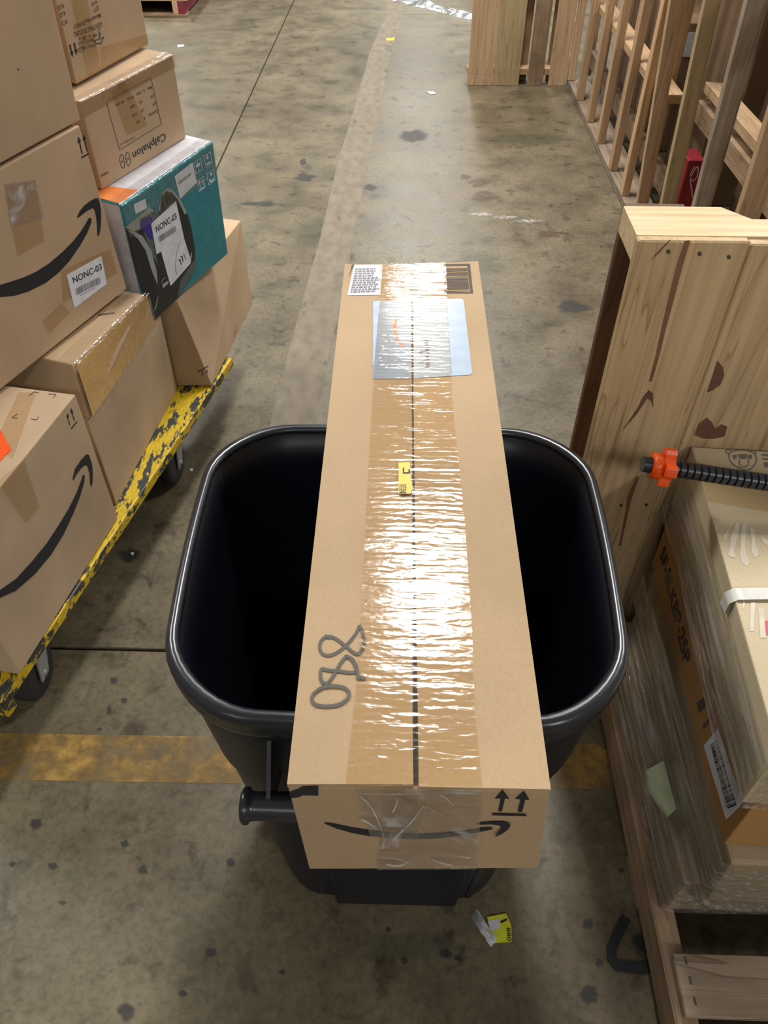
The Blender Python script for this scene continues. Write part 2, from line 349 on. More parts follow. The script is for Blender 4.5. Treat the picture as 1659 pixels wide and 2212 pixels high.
def barcode(face, quad, mat='inkpale', off=0.0012, n=26, parent=None, name='barcode', seed=1, horizontal=False):
    """quad: tl, tr, br, bl in photo points"""
    rnd = random.Random(seed); t = 0.0; polys = []
    tl, tr, br, bl = [Vector(q) for q in quad]
    if horizontal: tl, tr, br, bl = bl, tl, tr, br
    tot = []; 
    for i in range(n): tot.append((rnd.choice((1, 1, 2, 3)), rnd.choice((1, 1, 2))))
    s = sum(a + b for a, b in tot)
    for a, b in tot:
        t1 = t + a / s
        polys.append([tuple(tl.lerp(tr, t)), tuple(tl.lerp(tr, t1)), tuple(bl.lerp(br, t1)), tuple(bl.lerp(br, t))]); t = t1 + b / s
    return decal(face, name, polys, mat, off, parent=parent)
def lines(face, quad, n, mat='inkpale', off=0.0012, parent=None, name='fine_print', seed=3, fill=0.45):
    rnd = random.Random(seed); tl, tr, br, bl = [Vector(q) for q in quad]; polys = []
    for i in range(n):
        a, b = (i + 0.15) / n, (i + 0.15 + fill) / n; x = 0.0; e = rnd.uniform(0.7, 1.0)
        while x < e:
            w = rnd.uniform(0.05, 0.16); x2 = min(x + w, e)
            polys.append([tuple(tl.lerp(bl, a).lerp(tr.lerp(br, a), x)), tuple(tl.lerp(bl, a).lerp(tr.lerp(br, a), x2)), tuple(tl.lerp(bl, b).lerp(tr.lerp(br, b), x2)), tuple(tl.lerp(bl, b).lerp(tr.lerp(br, b), x))]); x = x2 + 0.03
    return decal(face, name, polys, mat, off, parent=parent)
def sheet(name, fn, nu, nv, mat, parent=None, smooth=True):
    vs = [fn(i / nu, j / nv) for j in range(nv + 1) for i in range(nu + 1)]
    fs = [(j * (nu + 1) + i, j * (nu + 1) + i + 1, (j + 1) * (nu + 1) + i + 1, (j + 1) * (nu + 1) + i) for j in range(nv) for i in range(nu)]
    return meshobj(name, vs, fs, mat, parent, smooth)
def nz(x, y, z=0.0): return noise.noise(Vector((x, y, z)))
def quadmap(q):
    a, b, c, d = [Vector(p) for p in q]      # tl tr br bl
    return lambda u, v: tuple(a.lerp(b, u).lerp(d.lerp(c, u), v))
def tape_strip(face, px_quad, mat='tape', off=0.0012, nu=10, nv=40, amp=0.0004, seed=0.0, name='tape_strip', parent=None):
    qm = quadmap(px_quad)
    def fn(u, v):
        e = min(u, 1 - u, v, 1 - v); a = amp * min(1, e * 12)
        return face.at(qm(u, v), off + a * (nz(u * 5 + seed, v * nv * 0.45, seed)))
    return sheet(name, fn, nu, nv, mat, parent or face.p)

class Carton:
    """box standing on its base: x, y, z = nearest bottom corner on the aisle side, w along the row, d away from the aisle, h up"""
    def __init__(s, name, label, cat, x, y, z, yaw, w, d, h, pitch=0, roll=0, mat='card', bev=0.003, group=None, part='carton_body', skew=None):
        s.M = Matrix.Translation((x, y, z)) @ Matrix.Rotation(yaw, 4, 'Z') @ Matrix.Rotation(pitch, 4, 'X') @ Matrix.Rotation(roll, 4, 'Y')
        s.w, s.d, s.h = w, d, h
        s.o = thing(name, label, cat, mat=s.M @ Matrix.Translation((-d / 2, w / 2, 0)), group=group)
        c = [s.pt(*k) for k in ((1, 0, 0), (0, 0, 0), (0, 1, 0), (1, 1, 0), (1, 0, 1), (0, 0, 1), (0, 1, 1), (1, 1, 1))]
        if skew: c = [a + Vector(b) for a, b in zip(c, skew)]
        s.body = hexa(part, c, mat, s.o, bev)
        r = s.M.to_3x3(); sg = 1 if d > 0 else -1
        s.side = Face(s.pt(0, 0, 0), r @ Vector((sg, 0, 0)), s.o)      # aisle face
        s.top = Face(s.pt(0, 0, 1), r @ Vector((0, 0, 1)), s.o)
        s.near = Face(s.pt(0, 0, 0), r @ Vector((0, -1, 0)), s.o)
    def pt(s, a, b, c): return s.M @ Vector((-a * s.d, b * s.w, c * s.h))

# ================================================================== the setting
floor = box('floor', (-7, -8, -0.16), (7, 30, -0.012), 'joint', bev=0); tag(floor, kind='structure')
wb = box('wall_back', (-7, 29.0, 0.001), (7, 29.2, 6.0), 'wallpaint', bev=0); tag(wb, kind='structure')
xs = [-7, -4.0, -1.0, 2.0, 7]; ys = [-8, 1.098, 7.47, 13.8, 30]
for i in range(4):
    for j in range(4):
        g = 0.004
        box('concrete_slab', (xs[i] + g, ys[j] + g, -0.14), (xs[i + 1] - g, ys[j + 1] - g, 0.0), 'concrete', floor, 0.002)
# worn yellow line across the aisle and the strip of old tape down it
def strip(name, pts, mat, z=0.0008):
    vs = [(x, y, z) for x, y in pts]; n = len(pts) // 2
    fs = [(i, i + 1, 2 * n - 2 - i, 2 * n - 1 - i) for i in range(n - 1)]
    return meshobj(name, vs, fs, mat)
t1 = strip('trim_1', [(-3.0, 0.752), (-0.9, 0.75), (0.5, 0.765), (2.2, 0.77), (2.2, 0.875), (0.5, 0.872), (-0.9, 0.862), (-3.0, 0.86)], 'floorline'); tag(t1, kind='structure')
L = [(-0.24, 9.5), (-0.19, 8.0), (-0.178, 7.48), (-0.222, 6.9), (-0.268, 6.39), (-0.315, 5.2), (-0.361, 4.265), (-0.381, 3.336), (-0.411, 2.625), (-0.427, 2.17), (-0.44, 1.5), (-0.45, 1.12)]
wdt = [0.15, 0.15, 0.15, 0.15, 0.155, 0.155, 0.16, 0.155, 0.155, 0.15, 0.15, 0.15]
t2 = strip('trim_2', L + [(x + w, y) for (x, y), w in zip(L, wdt)][::-1], 'floortape', 0.0009); tag(t2, kind='structure')
def blob(px, ru, rv, mat, name='floor_stain', seed=0):
    n = 24; c = onz(px, 0); vs = [(c.x, c.y, 0.0006)]; al = [1.0]
    ex = onz((px[0] + ru, px[1]), 0) - c; ey = onz((px[0], px[1] - rv), 0) - c
    for sc, av in ((0.62, 1.0), (1.12, 0.0)):
        for i in range(n):
            t = 2 * math.pi * i / n; k = sc * (1 + 0.5 * nz(math.cos(t) * 1.6 + seed * 3.1, math.sin(t) * 1.6, seed) + 0.12 * nz(math.cos(t) * 6, math.sin(t) * 6, seed))
            p = c + ex * (math.cos(t) * k) + ey * (math.sin(t) * k); vs.append((p.x, p.y, 0.0006)); al.append(av)
    fs = [(0, 1 + i, 1 + (i + 1) % n) for i in range(n)] + [(1 + i, 1 + n + i, 1 + n + (i + 1) % n, 1 + (i + 1) % n) for i in range(n)]
    o = meshobj(name, vs, fs, mat, floor)
    ca = o.data.color_attributes.new('edge', 'FLOAT_COLOR', 'POINT')
    for i, a in enumerate(al): ca.data[i].color = (a, a, a, 1)
    return o
for k, (u, v, a, b) in enumerate([(310, 1879, 12, 9), (498, 1863, 10, 9), (270, 1822, 10, 8), (27, 1867, 8, 7), (114, 1871, 11, 9), (78, 1779, 13, 12), (456, 2057, 13, 12), (394, 2146, 11, 7), (274, 2186, 19, 18), (268, 1513, 8, 7), (236, 1534, 6, 10), (245, 1470, 9, 7), (215, 1576, 6, 4), (962, 2060, 15, 11), (1270, 1997, 13, 11), (1272, 2150, 21, 20), (1342, 1879, 8, 6), (989, 2071, 8, 6), (874, 2076, 8, 8), (838, 2008, 7, 6), (655, 350, 8, 7), (1295, 2080, 10, 8), (135, 1950, 8, 5), (610, 2100, 7, 6)]):
    blob((u, v), a, b, 'stain', seed=k)
for k, (u, v, a, b) in enumerate([(889, 294, 30, 15), (658, 383, 24, 8), (800, 405, 14, 7), (560, 440, 40, 6), (700, 640, 14, 7), (1240, 663, 36, 13), (280, 1200, 24, 18)]):
    blob((u, v), a, b, 'stain', seed=40 + k)
for k, (u, v, a, b) in enumerate([(1045, 425, 32, 13), (1035, 395, 22, 9), (1005, 383, 14, 6), (1185, 505, 30, 9)]): blob((u, v), a, b, 'stainred', seed=60 + k)
for k, (u, v, a, b) in enumerate([(1040, 463, 28, 4), (1090, 470, 26, 4), (1140, 477, 34, 4)]): blob((u, v), a, b, 'stainpale', seed=70 + k)
for k, (u, v, a, b) in enumerate([(1150, 300, 95, 12), (1030, 570, 60, 20), (700, 500, 60, 30), (880, 2040, 120, 30)]): blob((u, v), a, b, 'staingreen', seed=80 + k)

# ================================================================== black bin
bx, by = 0.0, 0.731
bin_ = thing('wheeled_bin', 'large black plastic tapered bin with rolled rim holding up the long carton', 'bin', (bx, by, 0))
def ring(hx, hy, r, z, cy=0.0, n=10, tw=0.035, bulge=0.012):
    out = []
    r = min(r, hx * 0.95, hy * 0.95)
    for (sx, sy, a0) in ((1, -1, -90), (1, 1, 0), (-1, 1, 90), (-1, -1, 180)):
        for i in range(n + 1):
            a = R_(a0 + 90 * i / n)
            out.append([sx * (hx - r) + r * math.cos(a), sy * (hy - r) + r * math.sin(a)])
        # extra points along the straight run
        nx, ny = {(1, -1): (hx, hy - r), (1, 1): (hx - r, hy), (-1, 1): (-hx, hy - r), (-1, -1): (-(hx - r), -hy)}[(sx, sy)]
        p = out[-1]
        e = {(1, -1): (hx, hy - r), (1, 1): (-(hx - r), hy), (-1, 1): (-hx, -(hy - r)), (-1, -1): (hx - r, -hy)}[(sx, sy)]
        for i in range(1, 8):
            t = i / 8; out.append([p[0] + (e[0] - p[0]) * t, p[1] + (e[1] - p[1]) * t])
    res = []
    for x, y in out:
        k = 1 + tw * y / max(hy, 1e-3)
        wx = max(0.0, (abs(x) / hx - 0.6) / 0.4); wy = max(0.0, (abs(y) / hy - 0.6) / 0.4)
        x2 = x * k + bulge * (1 - (y / hy) ** 2) * (1 if x > 0 else -1) * wx * wx
        y2 = y + bulge * 0.6 * (1 - (x / hx) ** 2) * (1 if y > 0 else -1) * wy * wy
        res.append(Vector((x2 + bx, y2 + cy + by, z)))
    return res
def loft(name, rings, mat, parent, close_first=False, close_last=False):
    n = len(rings[0]); vs = [v for r in rings for v in r]; fs = []
    for k in range(len(rings) - 1):
        for i in range(n):
            j = (i + 1) % n; fs.append((k * n + i, k * n + j, (k + 1) * n + j, (k + 1) * n + i))
    if close_first: fs.append(tuple(range(n))[::-1])
    if close_last: fs.append(tuple(range((len(rings) - 1) * n, len(rings) * n)))
    return meshobj(name, vs, fs, mat, parent, True)
def lerp(a, b, t): return a + (b - a) * t
outer = []
for t in (0, 0.03, 0.25, 0.5, 0.70, 0.72, 0.9, 0.986):
    z = 0.8 * t
    st = 0.004 if t >= 0.72 else 0.0
    outer.append(ring(lerp(0.210, 0.282, t) + st, lerp(0.205, 0.259, t) + st, lerp(0.07, 0.105, t), z, lerp(0.012, 0.0, t), bulge=0.010))
inner = []
for t in (0.986, 0.9, 0.7, 0.5, 0.25, 0.035):
    inner.append(ring(lerp(0.204, 0.2765, t), lerp(0.199, 0.2555, t), lerp(0.06, 0.110, t), 0.8 * t, lerp(0.012, 0.0, t), bulge=0.012))
loft('bin_body', outer + inner, 'bin', bin_, True, True)
rimr = []
for dx, z in ((0.281, 0.752), (0.286, 0.751), (0.290, 0.757), (0.2925, 0.768), (0.2915, 0.778), (0.2935, 0.786), (0.292, 0.794), (0.287, 0.7995), (0.2815, 0.8), (0.2765, 0.797), (0.2752, 0.792), (0.277, 0.787)):
    rimr.append(ring(dx, dx - 0.021, lerp(0.12, 0.110, (0.2935 - dx) / 0.02), z))
loft('rim', rimr + [rimr[0]], 'rim', bin_)
# raised panel on the near side, low ribs, handle bar on brackets
def nearface(x, z, out=0.0):
    t = z / 0.8; return Vector((bx + x, by + lerp(0.012, 0, t) - lerp(0.205, 0.254, t) - out - 0.006 * (1 - (x / 0.25) ** 2), z))
def panel(name, x0, x1, z0, z1, out, mat='bin'):
    c = [nearface(x0, z0, out), nearface(x1, z0, out), nearface(x1, z0, -0.01), nearface(x0, z0, -0.01), nearface(x0 * 1.12, z1, out), nearface(x1 * 1.12, z1, out), nearface(x1 * 1.12, z1, -0.01), nearface(x0 * 1.12, z1, -0.01)]
    return hexa(name, c, mat, bin_, 0.003)
panel('front_panel', -0.105, 0.125, 0.002, 0.60, 0.016)
for x in (-0.128, 0.150): panel('rib', x - 0.006, x + 0.006, 0.004, 0.62, 0.001)
hy_ = 0.418
lathe('handle_bar', (-0.190, hy_, 0.655), (1, 0, 0), [(0, 0.019), (0.003, 0.023), (0.009, 0.023), (0.012, 0.0185), (0.02, 0.0175), (0.17, 0.021), (0.33, 0.0175), (0.338, 0.0185), (0.341, 0.023), (0.347, 0.023), (0.35, 0.019)], 'rim', bin_)
for x in (-0.155, -0.105, 0.075, 0.125):
    n0 = by - 0.249
    hexa('handle_bracket', [(x - 0.003, hy_, 0.64), (x + 0.003, hy_, 0.64), (x + 0.003, n0 + 0.015, 0.60), (x - 0.003, n0 + 0.015, 0.60), (x - 0.003, hy_, 0.672), (x + 0.003, hy_, 0.672), (x + 0.003, n0 + 0.01, 0.745), (x - 0.003, n0 + 0.01, 0.745)], 'rim', bin_, 0.001)

# ================================================================== long carton lying across the bin
ZT, ZB = 0.978, 0.8
top = [onz(p, ZT) for p in ((620, 1694), (1190, 1705), (1033, 564), (745, 570))]
bot = [onz((668, 1878), ZB), onz((1163, 1876), ZB), Vector((top[2].x, top[2].y, ZB)), Vector((top[3].x, top[3].y, ZB))]
lc = thing('long_carton', 'long brown shipping carton lying across the black bin with printed smile on its end', 'carton', ((top[0] + top[2]) / 2 * 1.0).xy.to_3d() + Vector((0, 0, ZB)))
zin = ZT - 0.005
hexa('carton_body', bot + [Vector((p.x, p.y, zin)) for p in top], 'card', lc, 0.002)
TOPF = Face((0, 0, ZT), (0, 0, 1), lc)
nfr = (top[1] - top[0]).cross(top[0] - bot[0]).normalized()
if nfr.y > 0: nfr = -nfr
FR = Face(top[0], nfr, lc)
# two top flaps meeting at an open seam
seamL = [(889, 572), (888, 700), (889, 850), (890, 1000), (890, 1150), (888, 1300), (890, 1450), (891, 1560), (893, 1694)]
seamR = [(892, 572), (893, 700), (893, 850), (895, 1000), (897, 1150), (899, 1300), (901, 1450), (903, 1560), (905, 1699)]
def flap(poly):
    pts = [onz(p, ZT) for p in poly]; prism('top_flap', [(p.x, p.y) for p in pts], zin - 0.001, ZT, 'card', lc)
flap([(745, 570)] + seamL + [(620, 1694)])
flap([(1033, 564)] + seamR[::1] + [(1190, 1705)])
# dark strip down in the seam, the gap's shadow put in as ink colour
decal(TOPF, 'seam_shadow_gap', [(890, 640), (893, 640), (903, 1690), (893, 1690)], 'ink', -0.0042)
# tape layers
tape_strip(TOPF, [(823, 571), (963, 569), (966, 645), (820, 648)], nv=16, seed=1.2, amp=0.0004)
tape_strip(TOPF, [(820, 648), (966, 645), (978, 880), (803, 880)], nv=40, seed=2.4, amp=0.0002, off=0.0022)
tape_strip(TOPF, [(803, 880), (978, 880), (1004, 1130), (790, 1120)], nv=44, seed=3.1, amp=0.0002)
tape_strip(TOPF, [(790, 1120), (1004, 1130), (1019, 1350), (778, 1345)], nv=60, seed=4.5, amp=0.0003)
tape_strip(TOPF, [(778, 1345), (1019, 1350), (1026, 1540), (768, 1500)], nv=50, seed=5.5, amp=0.0002)
tape_strip(TOPF, [(768, 1500), (1026, 1540), (1042, 1701), (746, 1697)], nv=30, seed=6.5, amp=0.0002)
tape_strip(FR, [(830, 1700), (1042, 1702), (1030, 1874), (815, 1876)], 'crinkle', 0.0016, 16, 14, 0.0016, 8.5)
tape_strip(FR, [(772, 1699), (900, 1700), (905, 1812), (800, 1800)], 'crinkle', 0.0032, 14, 12, 0.0022, 9.5)
# labels and print on top
lab = decal(TOPF, 'address_label', [(765, 573), (827, 572), (822, 638), (750, 639)], 'whitebox', 0.0006)
lines(TOPF, [(768, 580), (824, 579), (819, 632), (757, 634)], 11, 'inkpale', 0.0009, lab, fill=0.62)
decal(TOPF, 'label_backing', [(760, 572), (766, 571), (752, 600), (757, 585)], 'inksoft', 0.0003)
bc = decal(TOPF, 'barcode_frame', [[(957, 571), (1012, 570), (1012, 574), (958, 575)], [(1009, 570), (1015, 570), (1022, 633), (1016, 633)], [(960, 631), (1022, 631), (1022, 634), (960, 634)], [(957, 571), (960, 571), (964, 634), (961, 634)]], 'inksoft', 0.0005)
barcode(TOPF, [(962, 578), (1009, 577), (1014, 629), (966, 630)], 'inksoft', 0.0005, 14, parent=bc, horizontal=True)
sl = decal(TOPF, 'shipping_label', [(805, 651), (888, 648), (888, 819), (806, 819)], 'bluedark', 0.0006)
decal(TOPF, 'shipping_label', [(892, 648), (998, 646), (1002, 651), (1020, 806), (1016, 810), (894, 818)], 'bluelabel', 0.0006)
decal(TOPF, 'label_edge', [(806, 652), (821, 651), (807, 790), (805, 790)], 'bluelabel', 0.0008, parent=sl)
decal(TOPF, 'label_marks', [[(u, v), (u + w, v - 1), (u + w, v + 2), (u, v + 3)] for u, v, w in ((834, 688, 8), (836, 694, 9), (826, 724, 10), (832, 737, 5), (824, 748, 6), (825, 755, 5), (818, 773, 6), (822, 788, 9), (833, 794, 4))], 'white', 0.0008, parent=sl)
decal(TOPF, 'logo_stroke', line_poly(smooth_path([(856, 690), (853, 705), (856, 722), (862, 738), (870, 750)]), 6), 'orangeprint', 0.0009, parent=sl)
decal(TOPF, 'label_marks', [[(917, 735), (926, 735), (929, 797), (920, 798)], [(905, 760), (926, 759), (926, 764), (905, 765)], [(906, 780), (927, 779), (927, 784), (906, 785)]], 'inkpale', 0.0009, parent=sl)
decal(TOPF, 'label_rule', [(964, 660), (966, 660), (976, 806), (974, 806)], 'bluedark', 0.0009, parent=sl)
ys_ = decal(TOPF, 'sorting_sticker', [(861, 1003), (885, 1002), (888, 1040), (892, 1058), (887, 1070), (861, 1070)], 'yellowlabel', 0.0028)
text(TOPF, '880', (864, 1051), (864, 1068), (876, 1051), 'yellowlabel', 0.0034, ys_)
decal(TOPF, 'number_block', [(863, 1050), (877, 1050), (877, 1069), (863, 1069)], 'ink', 0.0031, parent=ys_)
decal(TOPF, 'sticker_mark', [[(870, 1014), (873, 1014), (873, 1027), (870, 1027)], [(870, 1024), (882, 1024), (882, 1027), (870, 1027)], [(882, 1018), (886, 1018), (886, 1027), (882, 1027)]], 'ink', 0.0031, parent=ys_)
# hand-written 880 in marker
k2 = crop(640, 880, 2.698)
hw = []
for path in ([(370, 1272), (345, 1325), (285, 1395), (220, 1440), (165, 1445), (138, 1410), (145, 1365), (180, 1338), (230, 1350), (290, 1395), (350, 1440), (385, 1415), (395, 1360), (385, 1310), (368, 1272)],
             [(165, 1335), (200, 1345)],
             [(280, 1455), (320, 1465), (345, 1500), (350, 1540), (310, 1548), (250, 1540), (190, 1535), (150, 1528), (142, 1560), (150, 1600), (180, 1610), (215, 1570), (255, 1500), (285, 1462), (300, 1455), (330, 1480), (352, 1530), (365, 1590)],
             [(350, 1570), (405, 1588)],
             [(150, 1640), (105, 1670), (92, 1710), (120, 1738), (180, 1745), (250, 1735), (300, 1700), (308, 1665), (280, 1638), (225, 1628), (170, 1632), (125, 1650)]):
    hw += line_poly(smooth_path(k2(path), 5), 6.6)
decal(TOPF, 'handwritten_number', hw, 'marker', 0.0008)
# end face print
k3 = crop(620, 1660, 2.812)
SM = [k3([(225, 330), (300, 362), (400, 390), (500, 408), (620, 420), (750, 427), (880, 424), (1000, 412), (1120, 392), (1240, 368), (1252, 362), (1245, 356), (1200, 358), (1100, 375), (950, 388), (800, 395), (650, 390), (500, 372), (380, 352), (280, 330), (235, 325)]),
      k3([(1148, 335), (1180, 325), (1240, 320), (1310, 320), (1350, 328), (1358, 340), (1345, 365), (1310, 392), (1270, 410), (1260, 408), (1280, 388), (1300, 362), (1300, 350), (1285, 342), (1240, 336), (1180, 338)])]
decal(FR, 'smile_logo', SM, 'ink')
decal(FR, 'arrow_mark', [k3([(1262, 180), (1310, 125), (1350, 182), (1324, 178), (1305, 258), (1283, 257), (1298, 178)]), k3([(1385, 182), (1440, 132), (1472, 188), (1447, 186), (1427, 262), (1402, 261), (1418, 184)]), k3([(1246, 268), (1455, 276), (1455, 287), (1246, 281)])], 'ink')
for glint, fw in (([(440, 135), (500, 190), (550, 280), (590, 390), (580, 450)], 3.0), ([(830, 200), (765, 285), (690, 360), (640, 412)], 2.6), ([(835, 205), (832, 260), (828, 325)], 2.2), ([(842, 202), (900, 230), (952, 270)], 2.8), ([(930, 130), (975, 160), (1010, 196)], 2.4), ([(605, 556), (690, 562), (760, 520), (800, 488), (862, 512)], 2.8), ([(880, 525), (930, 545), (1000, 560)], 3.2), ([(930, 480), (1010, 500), (1112, 516)], 2.6), ([(455, 280), (500, 305), (545, 335)], 3.2), ([(640, 240), (665, 190), (670, 150)], 2.2), ([(790, 320), (825, 360)], 2.0), ([(415, 122), (600, 126), (800, 124), (1000, 118), (1185, 124)], 1.8)):
    decal(FR, 'painted_glint', line_poly(smooth_path(k3(glint), 4), fw), 'whitefilm', 0.0045)  # bright crease highlights of the tape painted on as pale film ribbons
decal(FR, 'black_mark', k3([(14, 140), (60, 125), (95, 108), (190, 104), (190, 162), (95, 160), (70, 172), (22, 178)]), 'ink')

# ================================================================== platform cart on the left
e0, e1 = Vector((-0.900, 0.55, 0)), Vector((-0.556, 2.16, 0))
dv = (e1 - e0).normalized(); e0 = Vector((-0.784, 0.899, 0)) - dv * 0.06
e1 = e0 + dv * 1.24; dn = Vector((-dv.y, dv.x, 0))
cart = thing('platform_cart', 'low platform cart with chipped yellow edge on grey casters under the boxes', 'cart', ((e0 + e1) / 2 + dn * 0.37))
DW = 0.74
def cpt(a, b, z): p = e0 + dv * a + dn * b; return (p.x, p.y, z)
Lc = 1.24
hexa('deck_board', [cpt(0, 0.02, 0.165), cpt(Lc, 0.02, 0.165), cpt(Lc, DW, 0.165), cpt(0, DW, 0.165), cpt(0, 0.02, 0.218), cpt(Lc, 0.02, 0.218), cpt(Lc, DW, 0.218), cpt(0, DW, 0.218)], 'deckdark', cart, 0.003)
hexa('yellow_edge_rail', [cpt(-0.01, 0, 0.190), cpt(Lc + 0.01, 0, 0.190), cpt(Lc + 0.01, 0.12, 0.165), cpt(-0.01, 0.12, 0.165), cpt(-0.01, 0, 0.2185), cpt(Lc + 0.01, 0, 0.2185), cpt(Lc + 0.01, 0.12, 0.22), cpt(-0.01, 0.12, 0.22)], 'yellowpaint', cart, 0.004)
hexa('yellow_end_rail', [cpt(-0.03, 0, 0.160), cpt(0.0, 0, 0.160), cpt(0.0, DW, 0.165), cpt(-0.03, DW, 0.165), cpt(-0.03, 0, 0.219), cpt(0.0, 0, 0.219), cpt(0.0, DW, 0.22), cpt(-0.03, DW, 0.22)], 'yellowpaint', cart, 0.004)
def caster(a, b):
    p = Vector(cpt(a, b, 0)); yaw = math.atan2(dv.y, dv.x) - math.pi / 2
    m = Matrix.Translation(p) @ Matrix.Rotation(yaw + 0.15, 4, 'Z')
    root = hexa('caster', [m @ Vector(q) for q in ((-0.05, -0.05, 0.150), (0.05, -0.05, 0.150), (0.05, 0.05, 0.150), (-0.05, 0.05, 0.150), (-0.05, -0.05, 0.164), (0.05, -0.05, 0.164), (0.05, 0.05, 0.164), (-0.05, 0.05, 0.164))], 'steel', cart, 0.002)
    for s in (-1, 1):
        x = s * 0.029
        c = [m @ Vector(q) for q in ((x - 0.003, -0.05, 0.055), (x + 0.003, -0.05, 0.055), (x + 0.003, -0.015, 0.055), (x - 0.003, -0.015, 0.055), (x - 0.003, -0.03, 0.152), (x + 0.003, -0.03, 0.152), (x + 0.003, 0.03, 0.152), (x - 0.003, 0.03, 0.152))]
        hexa('fork_plate', c, 'steel', root, 0.002)
    q = m @ Vector((-0.023, -0.03, 0.068)); ax = (m.to_3x3() @ Vector((1, 0, 0)))
    lathe('wheel', q, ax, [(0, 0.02), (0.0, 0.054), (0.004, 0.064), (0.009, 0.068), (0.037, 0.068), (0.042, 0.064), (0.046, 0.054), (0.046, 0.02)], 'rubber', root)
    lathe('axle', m @ Vector((-0.036, -0.03, 0.068)), ax, [(0, 0.008), (0.072, 0.008)], 'steel', root, 12)
for a, b in ((0.16, 0.085), (0.92, 0.085), (0.16, 0.62), (0.95, 0.62)): caster(a, b)

C = Carton
LA = C('carton', 'brown smile-printed carton with orange label, lowest and nearest on the cart', 'carton', -0.785, 0.876, 0.2225, -0.171, 0.471, 0.42, 0.380, -0.002, 0, 'card2')
k4 = crop(0, 800, 2.911)
decal(LA.side, 'smile_logo', [k4([(-60, 1440), (0, 1430), (100, 1385), (220, 1280), (320, 1160), (400, 1030), (460, 900), (500, 800), (530, 700), (532, 660), (520, 655), (510, 690), (480, 770), (430, 870), (370, 970), (290, 1090), (200, 1200), (100, 1310), (0, 1380), (-60, 1400)]),
      k4([(455, 680), (470, 620), (510, 560), (545, 525), (560, 535), (578, 590), (583, 650), (582, 700), (575, 732), (566, 715), (562, 650), (550, 605), (535, 595), (510, 615), (480, 655), (460, 692)])], 'ink')
decal(LA.side, 'arrow_mark', [k4([(415, 290), (428, 268), (432, 300), (426, 298), (441, 343), (436, 345), (421, 294)]), k4([(440, 262), (446, 236), (462, 272), (453, 268), (470, 312), (464, 314), (448, 266)]), k4([(444, 364), (482, 318), (486, 324), (448, 371)])], 'ink')
tape_strip(LA.top, k4([(120, 140), (230, 140), (80, 560), (-40, 470)]), 'tape', 0.001, 6, 20, 0.0003, 1.0)
tape_strip(LA.side, k4([(-20, 700), (150, 560), (250, 860), (160, 960)]), 'tapeflat', 0.001, 4, 4, 0.0, 1.0)
for pth in ([(185, 160), (215, 136), (245, 142)], [(305, 150), (352, 152), (335, 172)], [(112, 274), (78, 297), (112, 303)], [(195, 308), (232, 312), (246, 290)]): decal(LA.top, 'corner_mark', line_poly(k4(pth), 1.6), 'inksoft')
decal(LA.top, 'orange_label', k4([(-40, 300), (0, 372), (72, 500), (0, 575), (-60, 600)]), 'orangelabel', 0.0016, 0.001)

PB = C('carton', 'plain brown carton on the cart right behind the lowest smile-printed carton', 'carton', -0.721, 1.386, 0.2205, -0.094, 0.505, 0.40, 0.2785, 0, 0, 'card2')
# squat carton taped over in clear wrap, squeezed under the big carton
tb_top = [onz(p, 0.607) for p in ((155, 787), (312, 636))]; tb_bot = [onz(p, 0.5) for p in ((193, 905), (331, 706))]
back = Vector((-0.927, 0.3, 0)) * 0.28
tb = thing('carton', 'squat amber-brown taped carton squeezed between the big smile carton and those below', 'carton', (-0.78, 1.6, 0.5))
zu = Vector((0, 0, 0.0))
hexa('carton_body', [tb_bot[0] + back * 0.95, tb_bot[0], tb_bot[1], tb_bot[1] + back * 0.95, tb_top[0] + back, tb_top[0], tb_top[1], tb_top[1] + back], 'card', tb, 0.004)
ntb = (tb_bot[1] - tb_bot[0]).cross(tb_top[0] - tb_bot[0]).normalized()
if ntb.x < 0: ntb = -ntb
TBF = Face(tb_bot[0], ntb, tb)
sheet('amber_tape', lambda u, v: tb_top[0].lerp(tb_top[1], 0.01 + 0.98 * u).lerp(tb_bot[0].lerp(tb_bot[1], 0.01 + 0.98 * u), 0.02 + 0.96 * v) + ntb * 0.009, 12, 6, 'amber', tb)
def tbw(u, v):
    a = tb_top[0].lerp(tb_top[1], u); b = tb_bot[0].lerp(tb_bot[1], u)
    if v < 0.25: p = a + back * (0.16 * (0.25 - v) / 0.25) + Vector((0, 0, 0.001)) - ntb * 0.012
    else: p = a.lerp(b - Vector((0, 0, 0.012)), (v - 0.25) / 0.75)
    return p + ntb * (0.014 + 0.004 * nz(u * 7, v * 5, 3))
sheet('clear_wrap', tbw, 26, 16, 'clearwrap', tb)
k5 = crop(0, 400, 2.9625)
decal(TBF, 'flap_seam', line_poly(k5([(740, 830), (860, 985)]), 2), 'inksoft', 0.0102)
decal(Face(tb_top[0], (0, 0, 1), tb), 'flap_seam', line_poly(k5([(630, 832), (735, 818)]), 3), 'inksoft', 0.0006)

